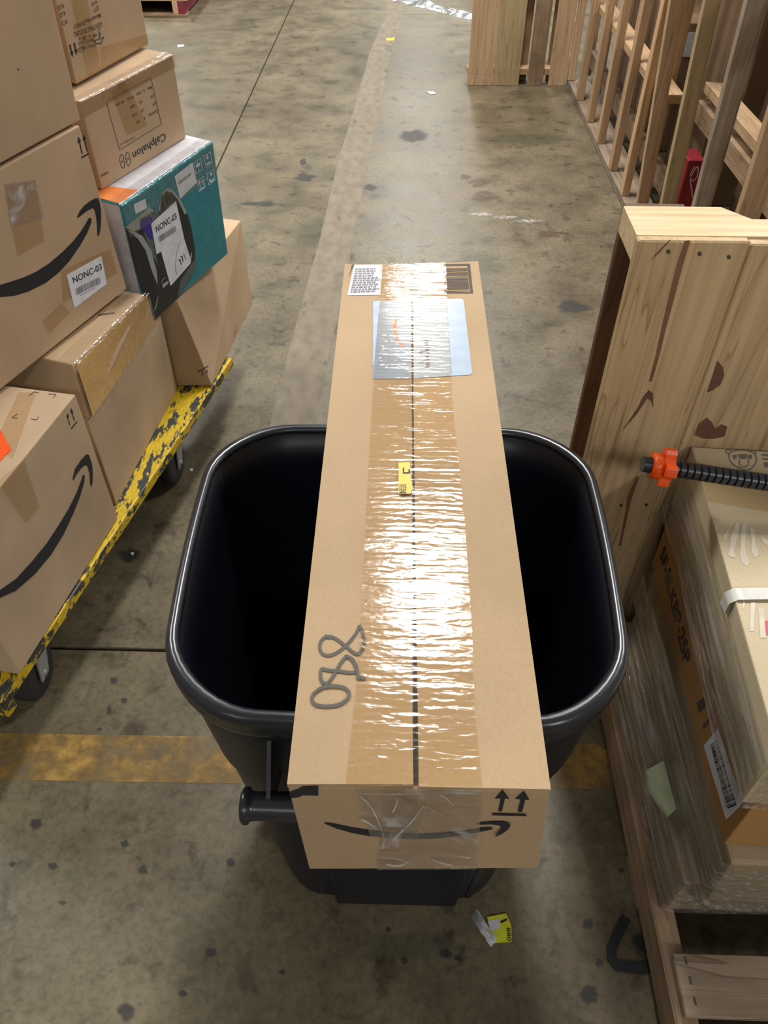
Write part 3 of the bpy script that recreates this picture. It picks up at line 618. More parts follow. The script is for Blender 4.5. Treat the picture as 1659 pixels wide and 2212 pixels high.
BA = C('carton', 'big carton with thick black smile arrow and white NONC-03 label above the squat taped carton', 'carton', -0.941, 1.156, 0.605, -0.385, 0.65, 0.45, 0.392, 0.028, -0.011, 'card3')
k6 = crop(0, 400, 4.879)
decal(BA.side, 'smile_logo', [k6([(-250, 1150), (0, 1180), (150, 1165), (300, 1120), (480, 1030), (620, 920), (730, 800), (840, 640), (910, 520), (960, 400), (965, 360), (950, 342), (930, 350), (905, 400), (840, 500), (760, 600), (650, 710), (520, 820), (380, 910), (250, 970), (100, 1020), (0, 1050), (-250, 1050)]),
      k6([(812, 330), (840, 270), (890, 210), (950, 165), (1010, 135), (1035, 140), (1050, 190), (1062, 260), (1065, 360), (1058, 460), (1045, 520), (1035, 538), (1025, 520), (1020, 420), (1010, 320), (995, 260), (975, 242), (940, 258), (890, 290), (840, 330), (818, 350)])], 'ink')
lb = decal(BA.side, 'paper_label', k6([(700, 948), (1065, 748), (1122, 1038), (780, 1295)]), 'white', 0.0012, 0.0008)
text(BA.side, 'NONC-03', k6([(770, 1035)])[0], k6([(1070, 885)])[0], k6([(755, 970)])[0], 'ink', 0.0018, lb)
barcode(BA.side, k6([(788, 1090), (1045, 962), (1058, 1030), (800, 1160)]), 'inkpale', 0.0018, 26, lb)
lines(BA.side, k6([(830, 1160), (1050, 1045), (1053, 1060), (834, 1176)]), 1, 'inkpale', 0.0018, lb)
tape_strip(BA.side, k6([(640, 900), (1165, 665), (1235, 930), (660, 1240)]), 'tapeflat', 0.0007, 4, 4, 0.0, 1.0)
tape_strip(BA.side, k6([(40, 0), (370, -50), (470, 590), (180, 750)]), 'tapeflat', 0.0008, 4, 4, 0.0, 1.0)
tape_strip(BA.side, k6([(40, -20), (370, -60), (460, 340), (120, 440)]), 'crinkle', 0.0014, 8, 10, 0.0008, 1.0)
tape_strip(BA.side, k6([(440, 1440), (640, 1240), (740, 1340), (520, 1560)]), 'tapeflat', 0.0008, 4, 4, 0.0, 1.0)
k7 = crop(130, 0, 5.2655)
decal(BA.side, 'arrow_mark', [k7([(195, 1630), (203, 1553), (237, 1605), (225, 1612), (254, 1750), (242, 1752), (212, 1620)]), k7([(253, 1595), (260, 1522), (296, 1580), (282, 1586), (310, 1718), (298, 1722), (268, 1592)]), k7([(238, 1783), (328, 1737), (332, 1752), (242, 1802)])], 'ink')

BP = C('carton', 'large plain brown carton at the top left, stacked on the big smile carton', 'carton', -0.933, 1.162, 1.008, -0.36, 0.645, 0.45, 0.42, 0.02, 0.05, 'card3')
decal(BP.side, 'dent_mark', [(37, 148), (40, 147), (41, 151), (38, 152)], 'inksoft')

# low carton with a bulging near corner at the far end of the cart
zb, zt = 0.2225, 0.4985
rb = thing('carton', 'low bulging brown carton at the far end of the cart beneath the teal box', 'carton', (-0.72, 2.18, zb))
P1, P2, P3, P4 = [onz(p, zb) for p in ((376, 833), (421, 831), (458, 834), (546, 656))]
Q1, Q2, Q4 = [onz(p, zt) for p in ((340, 652), (383, 651), (520, 476))]
bk = Vector((-0.26, 0.06, 0)); P5, P6, Q5, Q6 = P4 + bk, P1 + bk * 0.75, Q4 + bk, Q1 + bk * 0.75
bm = bmesh.new(); vv = [bm.verts.new(p) for p in (P1, P2, P3, P4, P5, P6, Q1, Q2, Q4, Q5, Q6)]
for fc in ((0, 5, 4, 3, 2, 1), (6, 7, 8, 9, 10), (0, 1, 7, 6), (1, 2, 7), (2, 3, 8, 7), (3, 4, 9, 8), (4, 5, 10, 9), (5, 0, 6, 10)): bm.faces.new([vv[q] for q in fc])
bmesh.ops.bevel(bm, geom=list(bm.edges), offset=0.003, segments=2, affect='EDGES', profile=0.6)
bmobj('carton_body', bm, 'card3', rb)
nrb = (P2 - Q2).cross(P3 - Q2).normalized(); nrb = nrb if nrb.y < 0 else -nrb
RF = Face(Q2, nrb, rb)
kr = crop(300, 440, 4.81)
for pl in ([(608, 1742), (722, 1680), (724, 1690), (612, 1754)], [(650, 1742), (662, 1738), (668, 1782), (656, 1786)], [(700, 1720), (710, 1716), (716, 1760), (706, 1764)]): decal(RF, 'arrow_mark', kr(pl), 'inksoft', 0.0012)
nr2 = (P3 - Q2).cross(P4 - Q2).normalized(); nr2 = nr2 if nr2.x > 0 else -nr2
tape_strip(Face(P3.lerp(P4, 0.4), nr2, rb), kr([(930, 1010), (975, 1000), (1015, 1320), (975, 1400)]), 'tapeflat', 0.004, 3, 8, 0.0, 1.0)

TL = C('retail_box', 'teal retail box showing a black and silver foot massager with white NONC-03 label', 'box', -0.677, 1.798, 0.4995, -0.398, 0.398, 0.26, 0.330, 0.045, 0.05, 'teal', 0.006, part='printed_carton')
k8 = crop(200, 270, 4.916)
tq = [TL.pt(*k) for k in ((0.02, 0.01, 1), (0.02, 0.99, 1), (0.98, 0.99, 1), (0.98, 0.01, 1))]
meshobj('white_top_panel', [q + TL.top.n * 0.0006 for q in tq], [(0, 1, 2, 3)], 'whitebox', TL.o)
nq = [TL.pt(*k) for k in ((0.02, 0, 0.02), (0.98, 0, 0.02), (0.98, 0, 0.99), (0.02, 0, 0.99))]
meshobj('white_end_panel', [q + TL.near.n * 0.0006 for q in nq], [(0, 1, 2, 3)], 'whitebox', TL.o)
meshobj('orange_corner_print', [q + TL.top.n * 0.0012 for q in (TL.pt(0.03, 0.01, 1), TL.pt(0.03, 0.20, 1), TL.pt(0.30, 0.16, 1), TL.pt(0.55, 0.01, 1))], [(0, 1, 2, 3)], 'orangeprint', TL.o)
dev = decal(TL.side, 'printed_picture', k8([(345, 1090), (600, 870), (640, 900), (700, 960), (700, 880), (740, 720), (790, 665), (850, 690), (930, 790), (1000, 930), (1050, 1100), (1085, 1300), (1090, 1500), (1060, 1600), (900, 1840), (650, 2080), (600, 2030), (520, 1760), (440, 1500), (360, 1160)]), 'devdark', 0.0005)
decal(TL.side, 'picture_detail', [k8([(345, 1090), (600, 870), (650, 910), (500, 1000), (505, 1100), (440, 1130)]), k8([(440, 1130), (530, 1180), (620, 1330), (680, 1560), (690, 1700), (630, 1560), (560, 1330), (480, 1210), (360, 1112)]), k8([(790, 665), (850, 690), (930, 790), (1000, 930), (975, 950), (900, 790), (840, 720), (780, 700), (730, 760), (712, 930), (697, 890), (740, 720)]), k8([(660, 1950), (695, 1800), (690, 1860), (670, 1950), (620, 2010)]), k8([(1030, 1420), (1050, 1340), (1052, 1400), (1036, 1440)])], 'silver', 0.0008, parent=dev)
decal(TL.side, 'picture_detail', [k8([(500, 1000), (650, 910), (700, 960), (660, 1000), (640, 1100), (650, 1300), (700, 1500), (640, 1400), (560, 1200)]), k8([(930, 1650), (1085, 1420), (1088, 1490), (1060, 1590), (900, 1830)])], 'devmid', 0.0007, parent=dev)
decal(TL.side, 'picture_detail', k8([(495, 1070), (520, 1020), (590, 970), (630, 985), (650, 1230), (610, 1215), (560, 1150)]), 'purple', 0.0010, parent=dev)
decal(TL.side, 'picture_detail', k8([(375, 1150), (420, 1150), (520, 1270), (590, 1440), (640, 1640), (670, 1850), (600, 1990), (520, 1740)]), 'ink', 0.0010, parent=dev)
l1 = decal(TL.side, 'paper_label', k8([(617, 1050), (880, 808), (965, 1190), (675, 1372)]), 'white', 0.0016, 0.0008)
l2 = decal(TL.side, 'paper_label', k8([(722, 1335), (962, 1185), (1042, 1440), (1035, 1470), (825, 1708)]), 'white', 0.0014, 0.0008)
text(TL.side, 'NONC-03', k8([(672, 1140)])[0], k8([(888, 990)])[0], k8([(662, 1075)])[0], 'ink', 0.0022, l1)
barcode(TL.side, k8([(690, 1185), (875, 1065), (885, 1125), (702, 1245)]), 'inkpale', 0.0022, 22, l1)
decal(TL.side, 'label_line', line_poly(smooth_path(k8([(930, 1220), (895, 1320), (880, 1420), (875, 1520), (890, 1590)])), 0.8), 'inkpale', 0.002, parent=l2)
decal(TL.side, 'label_line', line_poly(k8([(905, 1440), (920, 1425), (940, 1480)]), 1.6) + line_poly(k8([(925, 1400), (945, 1390), (955, 1450)]), 1.6) + line_poly(k8([(960, 1360), (985, 1425)]), 0.9), 'ink', 0.002, parent=l2)
l3 = decal(TL.side, 'paper_label', k8([(868, 548), (1058, 398), (1103, 610), (925, 785)]), 'white', 0.0012, 0.0006)
barcode(TL.side, k8([(905, 600), (1040, 500), (1046, 530), (912, 632)]), 'inkpale', 0.0018, 20, l3)
l4 = decal(TL.side, 'paper_label', k8([(433, 845), (555, 785), (575, 880), (455, 945)]), 'white', 0.0012, 0.0006)
text(TL.side, 'TISSCARE', k8([(740, 1735)])[0], k8([(805, 1690)])[0], k8([(730, 1700)])[0], 'silver', 0.0012, dev) if False else None
decal(TL.side, 'printed_logo', [k8([(735, 1690), (800, 1650), (803, 1680), (745, 1735)])] + line_poly(smooth_path(k8([(727, 1675), (745, 1635), (775, 1620)])), 1.5), 'silver', 0.0012)
ic = []
def rsq(cx, cy):
    q = k8([(cx - 45, cy - 30), (cx + 25, cy - 82), (cx + 45, cy + 32), (cx - 22, cy + 82)]); return line_poly(q + [q[0]], 1.0)
for cx, cy in ((1117, 435), (1222, 368), (1150, 628), (1253, 552)): ic += rsq(cx, cy)
ic += [k8([(1090, 440), (1110, 395), (1135, 405), (1140, 430), (1095, 455)])]; ic += line_poly(k8([(1118, 440), (1122, 490)]), 0.9)
ic += [k8([(1205, 320), (1215, 318), (1220, 345), (1232, 342), (1220, 365), (1200, 355), (1212, 348)])] + [k8([(1200, 410), (1250, 385), (1252, 400), (1204, 425)])]
for dx, dy in ((0, 0), (32, -18)): ic += [k8([(1118 + dx, 620 + dy), (1128 + dx, 590 + dy), (1145 + dx, 608 + dy), (1136 + dx, 612 + dy), (1146 + dx, 655 + dy), (1138 + dx, 660 + dy), (1128 + dx, 616 + dy)])]
ic += [k8([(1130, 680), (1182, 648), (1184, 660), (1133, 692)])]
ic += [k8([(1240, 515), (1262, 500), (1270, 525), (1248, 540)]), k8([(1230, 580), (1248, 570), (1260, 600), (1275, 560), (1285, 555), (1280, 595), (1245, 615)])]
decal(TL.side, 'printed_icons', ic, 'white', 0.0010)
def tlw(u, v):
    if v < 0.35: p = TL.pt((0.35 - v) / 0.35 * 0.14, u, 1) + TL.top.n * 0.002
    else: p = TL.pt(0, u, 1 - (v - 0.35) / 0.65 * 0.25) + TL.side.n * 0.003
    return p + (TL.top.n + TL.side.n) * (0.0012 * nz(u * 14, v * 6, 5))
sheet('clear_wrap', tlw, 40, 12, 'clearwrap', TL.o)

CA = C('carton', 'upside-down brown carton printed Calphalon standing on the teal box', 'carton', -0.729, 1.846, 0.8365, -0.428, 0.341, 0.25, 0.201, 0.045, 0.05, 'card3')
k9 = crop(0, 0, 2.9625)
decal(CA.side, 'frame_print', line_poly(k9([(678, 648), (965, 497), (1032, 795), (765, 960), (678, 648)]), 1.1), 'inksoft')
text(CA.side, 'Calphalon', k9([(1055, 848)])[0], k9([(845, 978)])[0], k9([(1046, 905)])[0], 'ink', 0.0008)
text(CA.side, 'THIS SIDE UP', k9([(862, 868)])[0], k9([(768, 920)])[0], k9([(864, 882)])[0], 'inksoft', 0.0008)
for words, a, b, h in (((('Meas', 0, .12), ('L cm', .2, .42), ('W cm', .5, .68), ('H cm', .78, 1.0)), (968, 548), (740, 665), (971, 568)), ((('GW', 0, .14), ('15', .5, .62), ('KGS', .8, 1.0)), (982, 600), (830, 680), (985, 620)), ((('NW', 0, .14), ('13', .5, .62), ('KGS', .8, 1.0)), (995, 650), (842, 735), (998, 668)), ((('Quantity', 0, .42), ('1', .6, .64), ('PC', .86, 1.0)), (1008, 700), (868, 778), (1011, 718))):
    A2, B2, H2 = [Vector(k9([q])[0]) for q in (a, b, h)]
    for w_, f0, f1 in words: text(CA.side, w_, tuple(A2.lerp(B2, f0)), tuple(A2.lerp(B2, f1)), tuple(A2.lerp(B2, f0) + H2 - A2), 'inksoft', 0.0008)
cc = (800, 1025)
lg = []
for sx, sy in ((-1, -1), (1, -1), (-1, 1), (1, 1)):
    q = [(cc[0] + sx * 4 + sy * 2, cc[1] + sy * 6), (cc[0] + sx * 30 + sy * 2, cc[1] + sy * 4 - sx * 14), (cc[0] + sx * 30 + sy * 4, cc[1] + sy * 26 - sx * 12), (cc[0] + sx * 14 + sy * 6, cc[1] + sy * 44 - sx * 6), (cc[0] + sx * 4 + sy * 2, cc[1] + sy * 6)]
    lg += line_poly(smooth_path(k9(q), 3), 1.3)
decal(CA.side, 'printed_logo', lg, 'inksoft')
text(CA.side, 'new', k9([(690, 1092)])[0], k9([(640, 1120)])[0], k9([(696, 1115)])[0], 'inksoft', 0.0008)
tape_strip(CA.side, k9([(510, 655), (1110, 350), (1130, 420), (535, 755)]), 'tapeflat', 0.001, 12, 4, 0.0003, 1.0)
tape_strip(CA.side, k9([(700, 560), (800, 520), (940, 800), (810, 870)]), 'tapeflat', 0.0014, 4, 8, 0.0002, 1.0)
def caw(u, v):
    if v < 0.5: p = CA.pt((0.5 - v) / 0.5 * 0.10, u, 1) + CA.top.n * 0.002
    else: p = CA.pt(0, u, 1 - (v - 0.5) * 0.3) + CA.side.n * 0.003
    return p + (CA.top.n + CA.side.n) * (0.001 * nz(u * 12, v * 6, 9))
sheet('clear_tape', caw, 36, 10, 'clearwrap', CA.o)

LI = C('carton', 'brown carton with upside-down LIGHTING FIXTURE print at the top of the far stack', 'carton', -0.750, 1.907, 1.0505, -0.342, 0.298, 0.24, 0.36, 0.045, 0.05, 'card3')
for body, a, b, h in (('LIGHTING FIXTURE', (650, 140), (470, 205), (655, 172)), ('Model No:DVK53', (640, 85), (470, 160), (644, 112)), ('HANDLE CARE DO', (608, 278), (505, 300), (612, 300)), ('100 PCS E-0', (600, 240), (500, 268), (606, 262)), ('E 49 x 28 x', (640, 205), (500, 240), (644, 228)), ('QTY.', (628, 35), (590, 62), (632, 60)), ('N.W.', (618, 0), (580, 20), (622, 22)), ('PCS', (425, 120), (390, 140), (430, 148)), ('KGS', (412, 68), (375, 90), (418, 95)), ('KGS', (402, 20), (365, 42), (408, 48))):
    text(LI.side, body, k9([a])[0], k9([b])[0], k9([h])[0], 'inksoft', 0.0008)
decal(LI.side, 'arrow_mark', [k9([(440, 288), (450, 284), (460, 330), (468, 326), (464, 368), (447, 335), (453, 332)]), k9([(468, 276), (478, 272), (486, 316), (494, 312), (491, 352), (473, 322), (480, 318)])], 'ink')
gl = [(cx_, 245 + 22 * math.sin(t)) for cx_, t in [(634 + 26 * math.cos(a), a) for a in [i * math.pi / 8 for i in range(0, 9)]]]
decal(LI.side, 'printed_logo', line_poly(k9([(600, 262), (615, 280), (645, 278), (664, 236), (600, 262)]), 2.5) + line_poly(k9([(640, 255), (630, 205), (640, 180)]), 1.5) + line_poly(smooth_path(k9([(500, 318), (515, 300), (538, 310), (528, 332), (506, 330), (500, 318)])), 1.2), 'inksoft')
tape_strip(LI.side, k9([(445, -40), (548, -60), (650, 460), (560, 500)]), 'tapeflat', 0.0012, 5, 10, 0.0002, 1.0)
tape_strip(LI.side, k9([(480, 515), (950, 280), (952, 294), (487, 540)]), 'tapeflat', 0.0012, 10, 3, 0.0002, 1.0)
tape_strip(LI.side, k9([(640, 300), (940, 220), (950, 285), (650, 440)]), 'tape', 0.001, 8, 6, 0.0005, 1.0)

# ================================================================== pallet stack on the right
pal = thing('wooden_pallet', 'weathered wooden pallet on the floor under the wrapped cartons', 'pallet', (0.95, 0.62, 0))
PX0, PX1, PY0, PY1 = 0.474, 1.47, 0.10, 1.03
for i, x in enumerate((PX0, 0.95, PX1 - 0.04)): box('stringer', (x, PY0, 0.018), (x + 0.038, PY1, 0.108), 'old_y', pal, 0.003, 1, 0.002)
for a, b in ((0.115, 0.225), (0.318, 0.412), (0.49, 0.585), (0.63, 0.72), (0.77, 0.86), (0.92, 1.02)):
    box('deck_board', (PX0 + 0.012, a, 0.1085), (PX1, b, 0.126), 'old_x' if a != 0.318 else 'grey_x', pal, 0.002, 1, 0.0015)
for a, b in ((0.10, 0.20), (0.52, 0.62), (0.93, 1.03)): box('bottom_board', (PX0, a, 0.001), (PX1, b, 0.0175), 'old_x', pal, 0.002)
for y, z in ((0.335, 0.1262), (0.365, 0.1262), (0.395, 0.1262)): box('staple', (PX0 + 0.03, y, z), (PX0 + 0.034, y + 0.012, z + 0.0012), 'nail', pal, 0)

def slab(label, x, y, z, yaw, w, h, topshift=0.0, mat='slabcard'):
    ts = Vector((topshift, 0, 0)); zz = Vector((0, 0, 0))
    c = Carton('flat_carton', label, 'carton', x, y, z, yaw, w, -0.72, h, 0, 0, mat, 0.006, part='carton_body', skew=[zz, zz, zz, zz, ts, ts, ts, ts])
    return c
S1 = slab('lowest flat brown carton, shrink-wrapped directly on the right pallet', 0.493, 0.484, 0.1275, 0.009, 0.55, 0.115)
S2 = slab('middle flat brown carton in the wrapped stack, on the lowest one', 0.522, 0.458, 0.2435, -0.018, 0.57, 0.09, -0.008)
S3 = slab('upper flat brown carton in the wrapped stack, just under the text-printed carton', 0.511, 0.452, 0.3345, -0.018, 0.575, 0.092, -0.008)
BR = C('carton', 'amber-brown carton printed SF-BLKBP-25P with white barcode label, under the tan carton', 'carton', 0.499, 0.478, 0.4275, -0.024, 0.56, -0.5, 0.1455, 0, 0, 'brown')
k10 = crop(1230, 930, 3.867)
text(BR.side, 'SF-BLKBP-25P', k10([(757, 1040)])[0], k10([(965, 1975)])[0], k10([(815, 1025)])[0], 'ink', 0.001)
k11 = crop(1230, 1480, 3.021)
bl = decal(BR.side, 'paper_label', k11([(882, 395), (975, 285), (1136, 770), (1028, 875)]), 'white', 0.0016, 0.0008)
barcode(BR.side, k11([(968, 358), (1102, 788), (1042, 812), (930, 395)]), 'ink', 0.0022, 26, bl)
decal(BR.side, 'small_print', [k11([(832, 120), (880, 75), (895, 130), (850, 180)]), k11([(870, 265), (930, 200), (934, 215), (876, 285)])], 'inksoft', 0.0008)
tape_strip(BR.side, [(1396, 1235), (1470, 1235), (1500, 1330), (1425, 1400)], 'tape', 0.001, 6, 10, 0.0005, 1.0)

TC = C('carton', 'tan carton with white claw prints and white strap on top of the wrapped stack', 'carton', 0.477, 0.476, 0.5735, -0.073, 0.59, -0.5, 0.141, 0, 0, 'tan')
k12 = crop(1380, 930, 5.53)
decal(TC.top, 'claw_print', [k12(p) for p in (
    [(1005, 1260), (1050, 1190), (1085, 1165), (1060, 1230), (1020, 1340), (1015, 1290)],
    [(1165, 1100), (1200, 1110), (1185, 1220), (1165, 1330), (1135, 1440), (1155, 1520), (1080, 1510), (1060, 1470), (1090, 1400), (1085, 1310), (1110, 1220)],
    [(1235, 1110), (1295, 1120), (1280, 1250), (1265, 1390), (1290, 1500), (1325, 1580), (1290, 1625), (1225, 1580), (1200, 1480), (1215, 1380), (1215, 1240)],
    [(1320, 1170), (1385, 1180), (1385, 1280), (1400, 1390), (1440, 1480), (1385, 1520), (1340, 1440), (1345, 1320)],
    [(1450, 1270), (1543, 1310), (1543, 1380), (1475, 1340)],
    [(1240, 2020), (1270, 2010), (1260, 2110), (1235, 2140)],
    [(1335, 2060), (1390, 2050), (1380, 2230), (1370, 2400), (1320, 2400), (1330, 2230)],
    [(1420, 2110), (1500, 2130), (1500, 2300), (1520, 2480), (1450, 2480), (1440, 2290)])], 'stamp')
em = []
em += line_poly(smooth_path(k12([(1075, 300), (1090, 360), (1130, 410), (1180, 440), (1250, 470), (1330, 465), (1390, 400), (1405, 330), (1380, 280), (1320, 250), (1230, 240), (1150, 245), (1090, 270), (1075, 300)])), 2.2)
em += line_poly(smooth_path(k12([(1080, 290), (1045, 265), (1040, 240), (1080, 235), (1110, 258)])), 1.8) + line_poly(smooth_path(k12([(1330, 252), (1360, 238), (1390, 250), (1395, 290)])), 1.8)
em += [k12([(1185, 290), (1290, 285), (1300, 320), (1260, 345), (1210, 340)]), k12([(1120, 300), (1165, 290), (1170, 330), (1140, 350)]), k12([(1315, 290), (1355, 300), (1340, 350), (1310, 330)])] + line_poly(smooth_path(k12([(1200, 350), (1210, 420), (1260, 440), (1310, 410), (1305, 340)])), 1.6)
decal(TC.top, 'printed_emblem', em, 'inkgrey')
decal(TC.top, 'printed_letters', [k12([(1460, 285), (1543, 280), (1543, 310), (1470, 305)]), k12([(1475, 330), (1543, 335), (1543, 355), (1480, 350)]), k12([(1490, 385), (1543, 385), (1543, 440), (1505, 440)])], 'inkgrey')
decal(TC.top, 'pink_print', [(1652, 1342), (1690, 1340), (1690, 1375), (1655, 1372)], 'pink')
tape_strip(TC.top, k12([(690, 380), (1560, 620), (1560, 980), (800, 850)]), 'tape', 0.0012, 10, 8, 0.0003, 1.0)
# strap lying over the tan carton
strap = [TC.top.at((1575, 1290), 0.003), TC.top.at((1592, 1285), 0.004), TC.top.at((1640, 1285), 0.002), TC.top.at((1760, 1287), 0.002)]
def strapfn(u, v):
    if u < 0.12: p = TC.side.at((1575, 1290), 0.002) ; p = Vector((TC.top.at((1580, 1285), 0).x - 0.004, TC.top.at((1580, 1285), 0).y, 0.713 - (0.12 - u) * 0.25))
    else:
        t = (u - 0.12) / 0.88; a = TC.top.at((1580, 1287), 0.003); p = a + Vector((0.4 * t, 0.02 * t, 0.0015))
    return p + Vector((0, (v - 0.5) * 0.022, 0))
st = sheet('packing_strap', strapfn, 30, 2, 'straplight', None); tag(st, 'white plastic packing strap lying across the tan carton', 'strap')
# stretch wrap round the tan carton and round the flat cartons
WR = thing('stretch_wrap', 'crumpled clear stretch wrap round the sides of the tan carton', 'plastic wrap', (0.49, 0.6, 0.56))
def wr1(u, v):
    y = u; drop = 0.14 + 0.02 * nz(u * 3, 1.7) - 0.03 * (1 - u)
    p = TC.pt(0, 1 - u * 1.0, 1) - Vector((0, 0, 0.028 + 0.05 * max(0, 0.35 - u) + drop * v))
    o = 0.006 + 0.010 * v * (0.5 + 0.5 * nz(u * 4, v * 2, 2)) + 0.004 * nz(u * 3 + v * 2, v * 14, 4) + 0.012 * max(0, v - 0.75) * (1 + nz(u * 6, 0, 8))
    return p - Vector((o, 0, 0))
sheet('wrap_sheet', wr1, 90, 30, 'wrap', WR)
def wr2(u, v):
    p = TC.pt(u * 0.75, 0, 1) - Vector((0, 0.006 + 0.005 * nz(u * 4, v * 9, 6), 0.02 + 0.125 * v)); return p
sheet('wrap_sheet', wr2, 40, 16, 'wrap', WR)
WS = thing('stretch_wrap', 'cloudy stretch wrap stretched tight round the flat cartons on the right pallet', 'plastic wrap', (0.48, 0.6, 0.13))
def ws(u, v):
    z = 0.427 - 0.29 * v
    xb = 0.488 + (0.02 if z < 0.33 else 0.006) * (1 if z > 0.25 else 0) - (0.003 if z < 0.25 else 0)
    if u < 0.62:
        t = 1 - u / 0.62; p = Vector((xb, 0.45 + 0.565 * t, z))
        if z < 0.25: p.y = 0.478 + 0.55 * t; p.x -= 0.010 * t
        else: p.x += 0.002 * t
        return p - Vector((0.004 + 0.004 * nz(t * 4 + v, v * 22, 1), 0, 0))
    t = (u - 0.62) / 0.38; y0 = 0.446 if z > 0.25 else 0.478
    return Vector((xb + 0.6 * t, y0 - 0.003 - (0.014 * t if z > 0.25 else 0) - 0.004 * nz(t * 4, v * 18, 3), z))
sheet('wrap_sheet', ws, 110, 44, 'wrap', WS)
chip = [onz(p, 0.25) for p in ((1413, 1668), (1450, 1648), (1478, 1752), (1462, 1766), (1420, 1706))]
ch = prism('foam_chip', [(p.x - 0.016, p.y) for p in chip], 0.2445, 0.258, 'foam'); tag(ch, 'pale green foam scrap caught beside the flat cartons', 'scrap')

# threaded pipe with orange wing collar, resting on a low carton beside the frame
SB = Carton('carton', 'low brown carton beyond the right edge of the tan carton top', 'carton', 0.735, 0.74, 0.7155, -0.073, 0.24, -0.16, 0.010, 0, 0, 'card')
pr = thing('threaded_pipe', 'black ribbed pipe with orange winged collar sticking out over the tan carton', 'pipe', (0.70, 0.86, 0.775))
q0 = onz((1388, 1002), 0.800); q1 = onz((1600, 1034), 0.783)
ax = (q1 - q0).normalized(); tot = 0.66; rr = 0.0128; prof = [(0, rr * 0.96), (0.016, rr * 1.02), (0.0165, rr * 0.86), (0.056, rr * 0.86)]
s_ = 0.056
while s_ < tot:
    prof += [(s_, rr * 0.80), (s_ + 0.0012, rr * 1.06), (s_ + 0.0080, rr * 1.06), (s_ + 0.0092, rr * 0.80)]; s_ += 0.0112
lathe('ribbed_tube', q0, ax, prof, 'pipe', pr, 24, False)
lathe('collar', q0, ax, [(0.013, rr), (0.0135, rr * 1.65), (0.028, rr * 1.6), (0.030, rr * 1.2), (0.047, rr * 1.2), (0.047, rr)], 'orange', pr, 32)
ua = ax.orthogonal().normalized(); ub = ax.cross(ua)
def star(s0, s1, n=48):
    vs = []; 
    for s in (s0, s1):
        for i in range(n):
            t = 2 * math.pi * i / n; r = rr * (1.95 + 0.48 * math.tanh(3 * math.cos(4 * t))); vs.append(q0 + ax * s + (ua * math.cos(t + 0.35) + ub * math.sin(t + 0.35)) * r)
    fs = [tuple(range(n))[::-1], tuple(range(n, 2 * n))] + [(i, (i + 1) % n, n + (i + 1) % n, n + i) for i in range(n)]
    return meshobj('wing_nut', vs, fs, 'orange', pr)
star(0.029, 0.046)

# ================================================================== pallet standing on end behind the stack
up = thing('upright_pallet', 'pale wooden pallet standing on end right behind the tan carton', 'pallet', (0.85, 1.11, 0))
UY, UZ = 1.072, 1.0915
UX = 0.340
bxs = [(UX, UX + 0.161), (UX + 0.162, UX + 0.35), (UX + 0.352, UX + 0.50), (UX + 0.52, UX + 0.68), (UX + 0.70, UX + 0.86), (UX + 0.88, UX + 1.02)]
UB = [box('deck_board', (a, UY, 0.001), (b, UY + 0.018, UZ - 0.003 * (i % 2)), 'pine_z', up, 0.0025, 1, 0.001) for i, (a, b) in enumerate(bxs)]
def notch_poly(x0, x1, y0, y1):
    pts = [(x0, y0), (x1, y0), (x1, y1)]
    for c0, wd in ((x0 + 0.72, 0.22), (x0 + 0.185, 0.24)):
        dp = 0.042; a = c0 + wd; r = 0.035
        pts.append((a + r, y1))
        pts += [(a + r * math.cos(t) if False else a + r - r * math.sin(t), y1 - dp + dp * math.cos(t) if False else y1 - dp * math.sin(t)) for t in [R_(18 * i) for i in range(1, 6)]]
        pts += [(c0 + r * (1 - math.cos(t)) * 0 + (r - r * math.sin(t)) * -1 + 0.0, y1 - dp * math.sin(t)) for t in [R_(90 - 18 * i) for i in range(0, 5)]]
        pts.append((c0 - r, y1))
    pts.append((x0, y1)); return pts
prism('stringer', notch_poly(UX + 0.001, UX + 1.02, UY + 0.0185, UY + 0.118), UZ - 0.04, UZ, 'cream_x', up)
for z in (0.53, 0.002): prism('stringer', notch_poly(UX + 0.01, UX + 1.02, UY + 0.0185, UY + 0.115), z, z + 0.038, 'old_x', up)
for a, b in ((0.005, 0.10), (0.30, 0.42), (0.60, 0.72), (0.90, 1.02)): box('back_board', (UX + a, UY + 0.119, 0.001), (UX + b, UY + 0.136, UZ - 0.002), 'dark_z' if a < 0.1 else 'old_z', up, 0.002, 1, 0.001)  # leftmost back board coloured dark for the shade inside the pallet
UF = Face((UX, UY, 0), (0, -1, 0), up)
k13 = crop(1230, 420, 3.814)
def oval(cx, cy, a, b, n=14, rot=0.0): return [(cx + a * math.cos(t) * math.cos(rot) - b * math.sin(t) * math.sin(rot), cy + a * math.cos(t) * math.sin(rot) + b * math.sin(t) * math.cos(rot)) for t in [2 * math.pi * i / n for i in range(n)]]
nl = decal(UF, 'nail_head', k13(oval(815, 470, 16, 18)), 'nail', 0.0012, 0.001)
for cx, cy in ((1073, 488), (1313, 515)): decal(UF, 'nail_head', k13(oval(cx, cy, 16, 18)), 'nail', 0.0012, 0.001)
for cx, cy in ((430, 622), (642, 618)): decal(UF, 'nail_head', k10(oval(cx, cy, 13, 13)), 'nail', 0.0012, 0.001)
decal(UF, 'grain_streak', [k13(p) for p in ([(950, 380), (995, 378), (940, 560), (905, 690), (850, 900), (790, 1120), (740, 1330), (680, 1540), (655, 1540), (710, 1330), (770, 1050), (830, 800), (880, 600), (920, 470)], [(825, 372), (835, 372), (740, 480), (660, 550), (730, 470)])], 'streak', 0.0009)
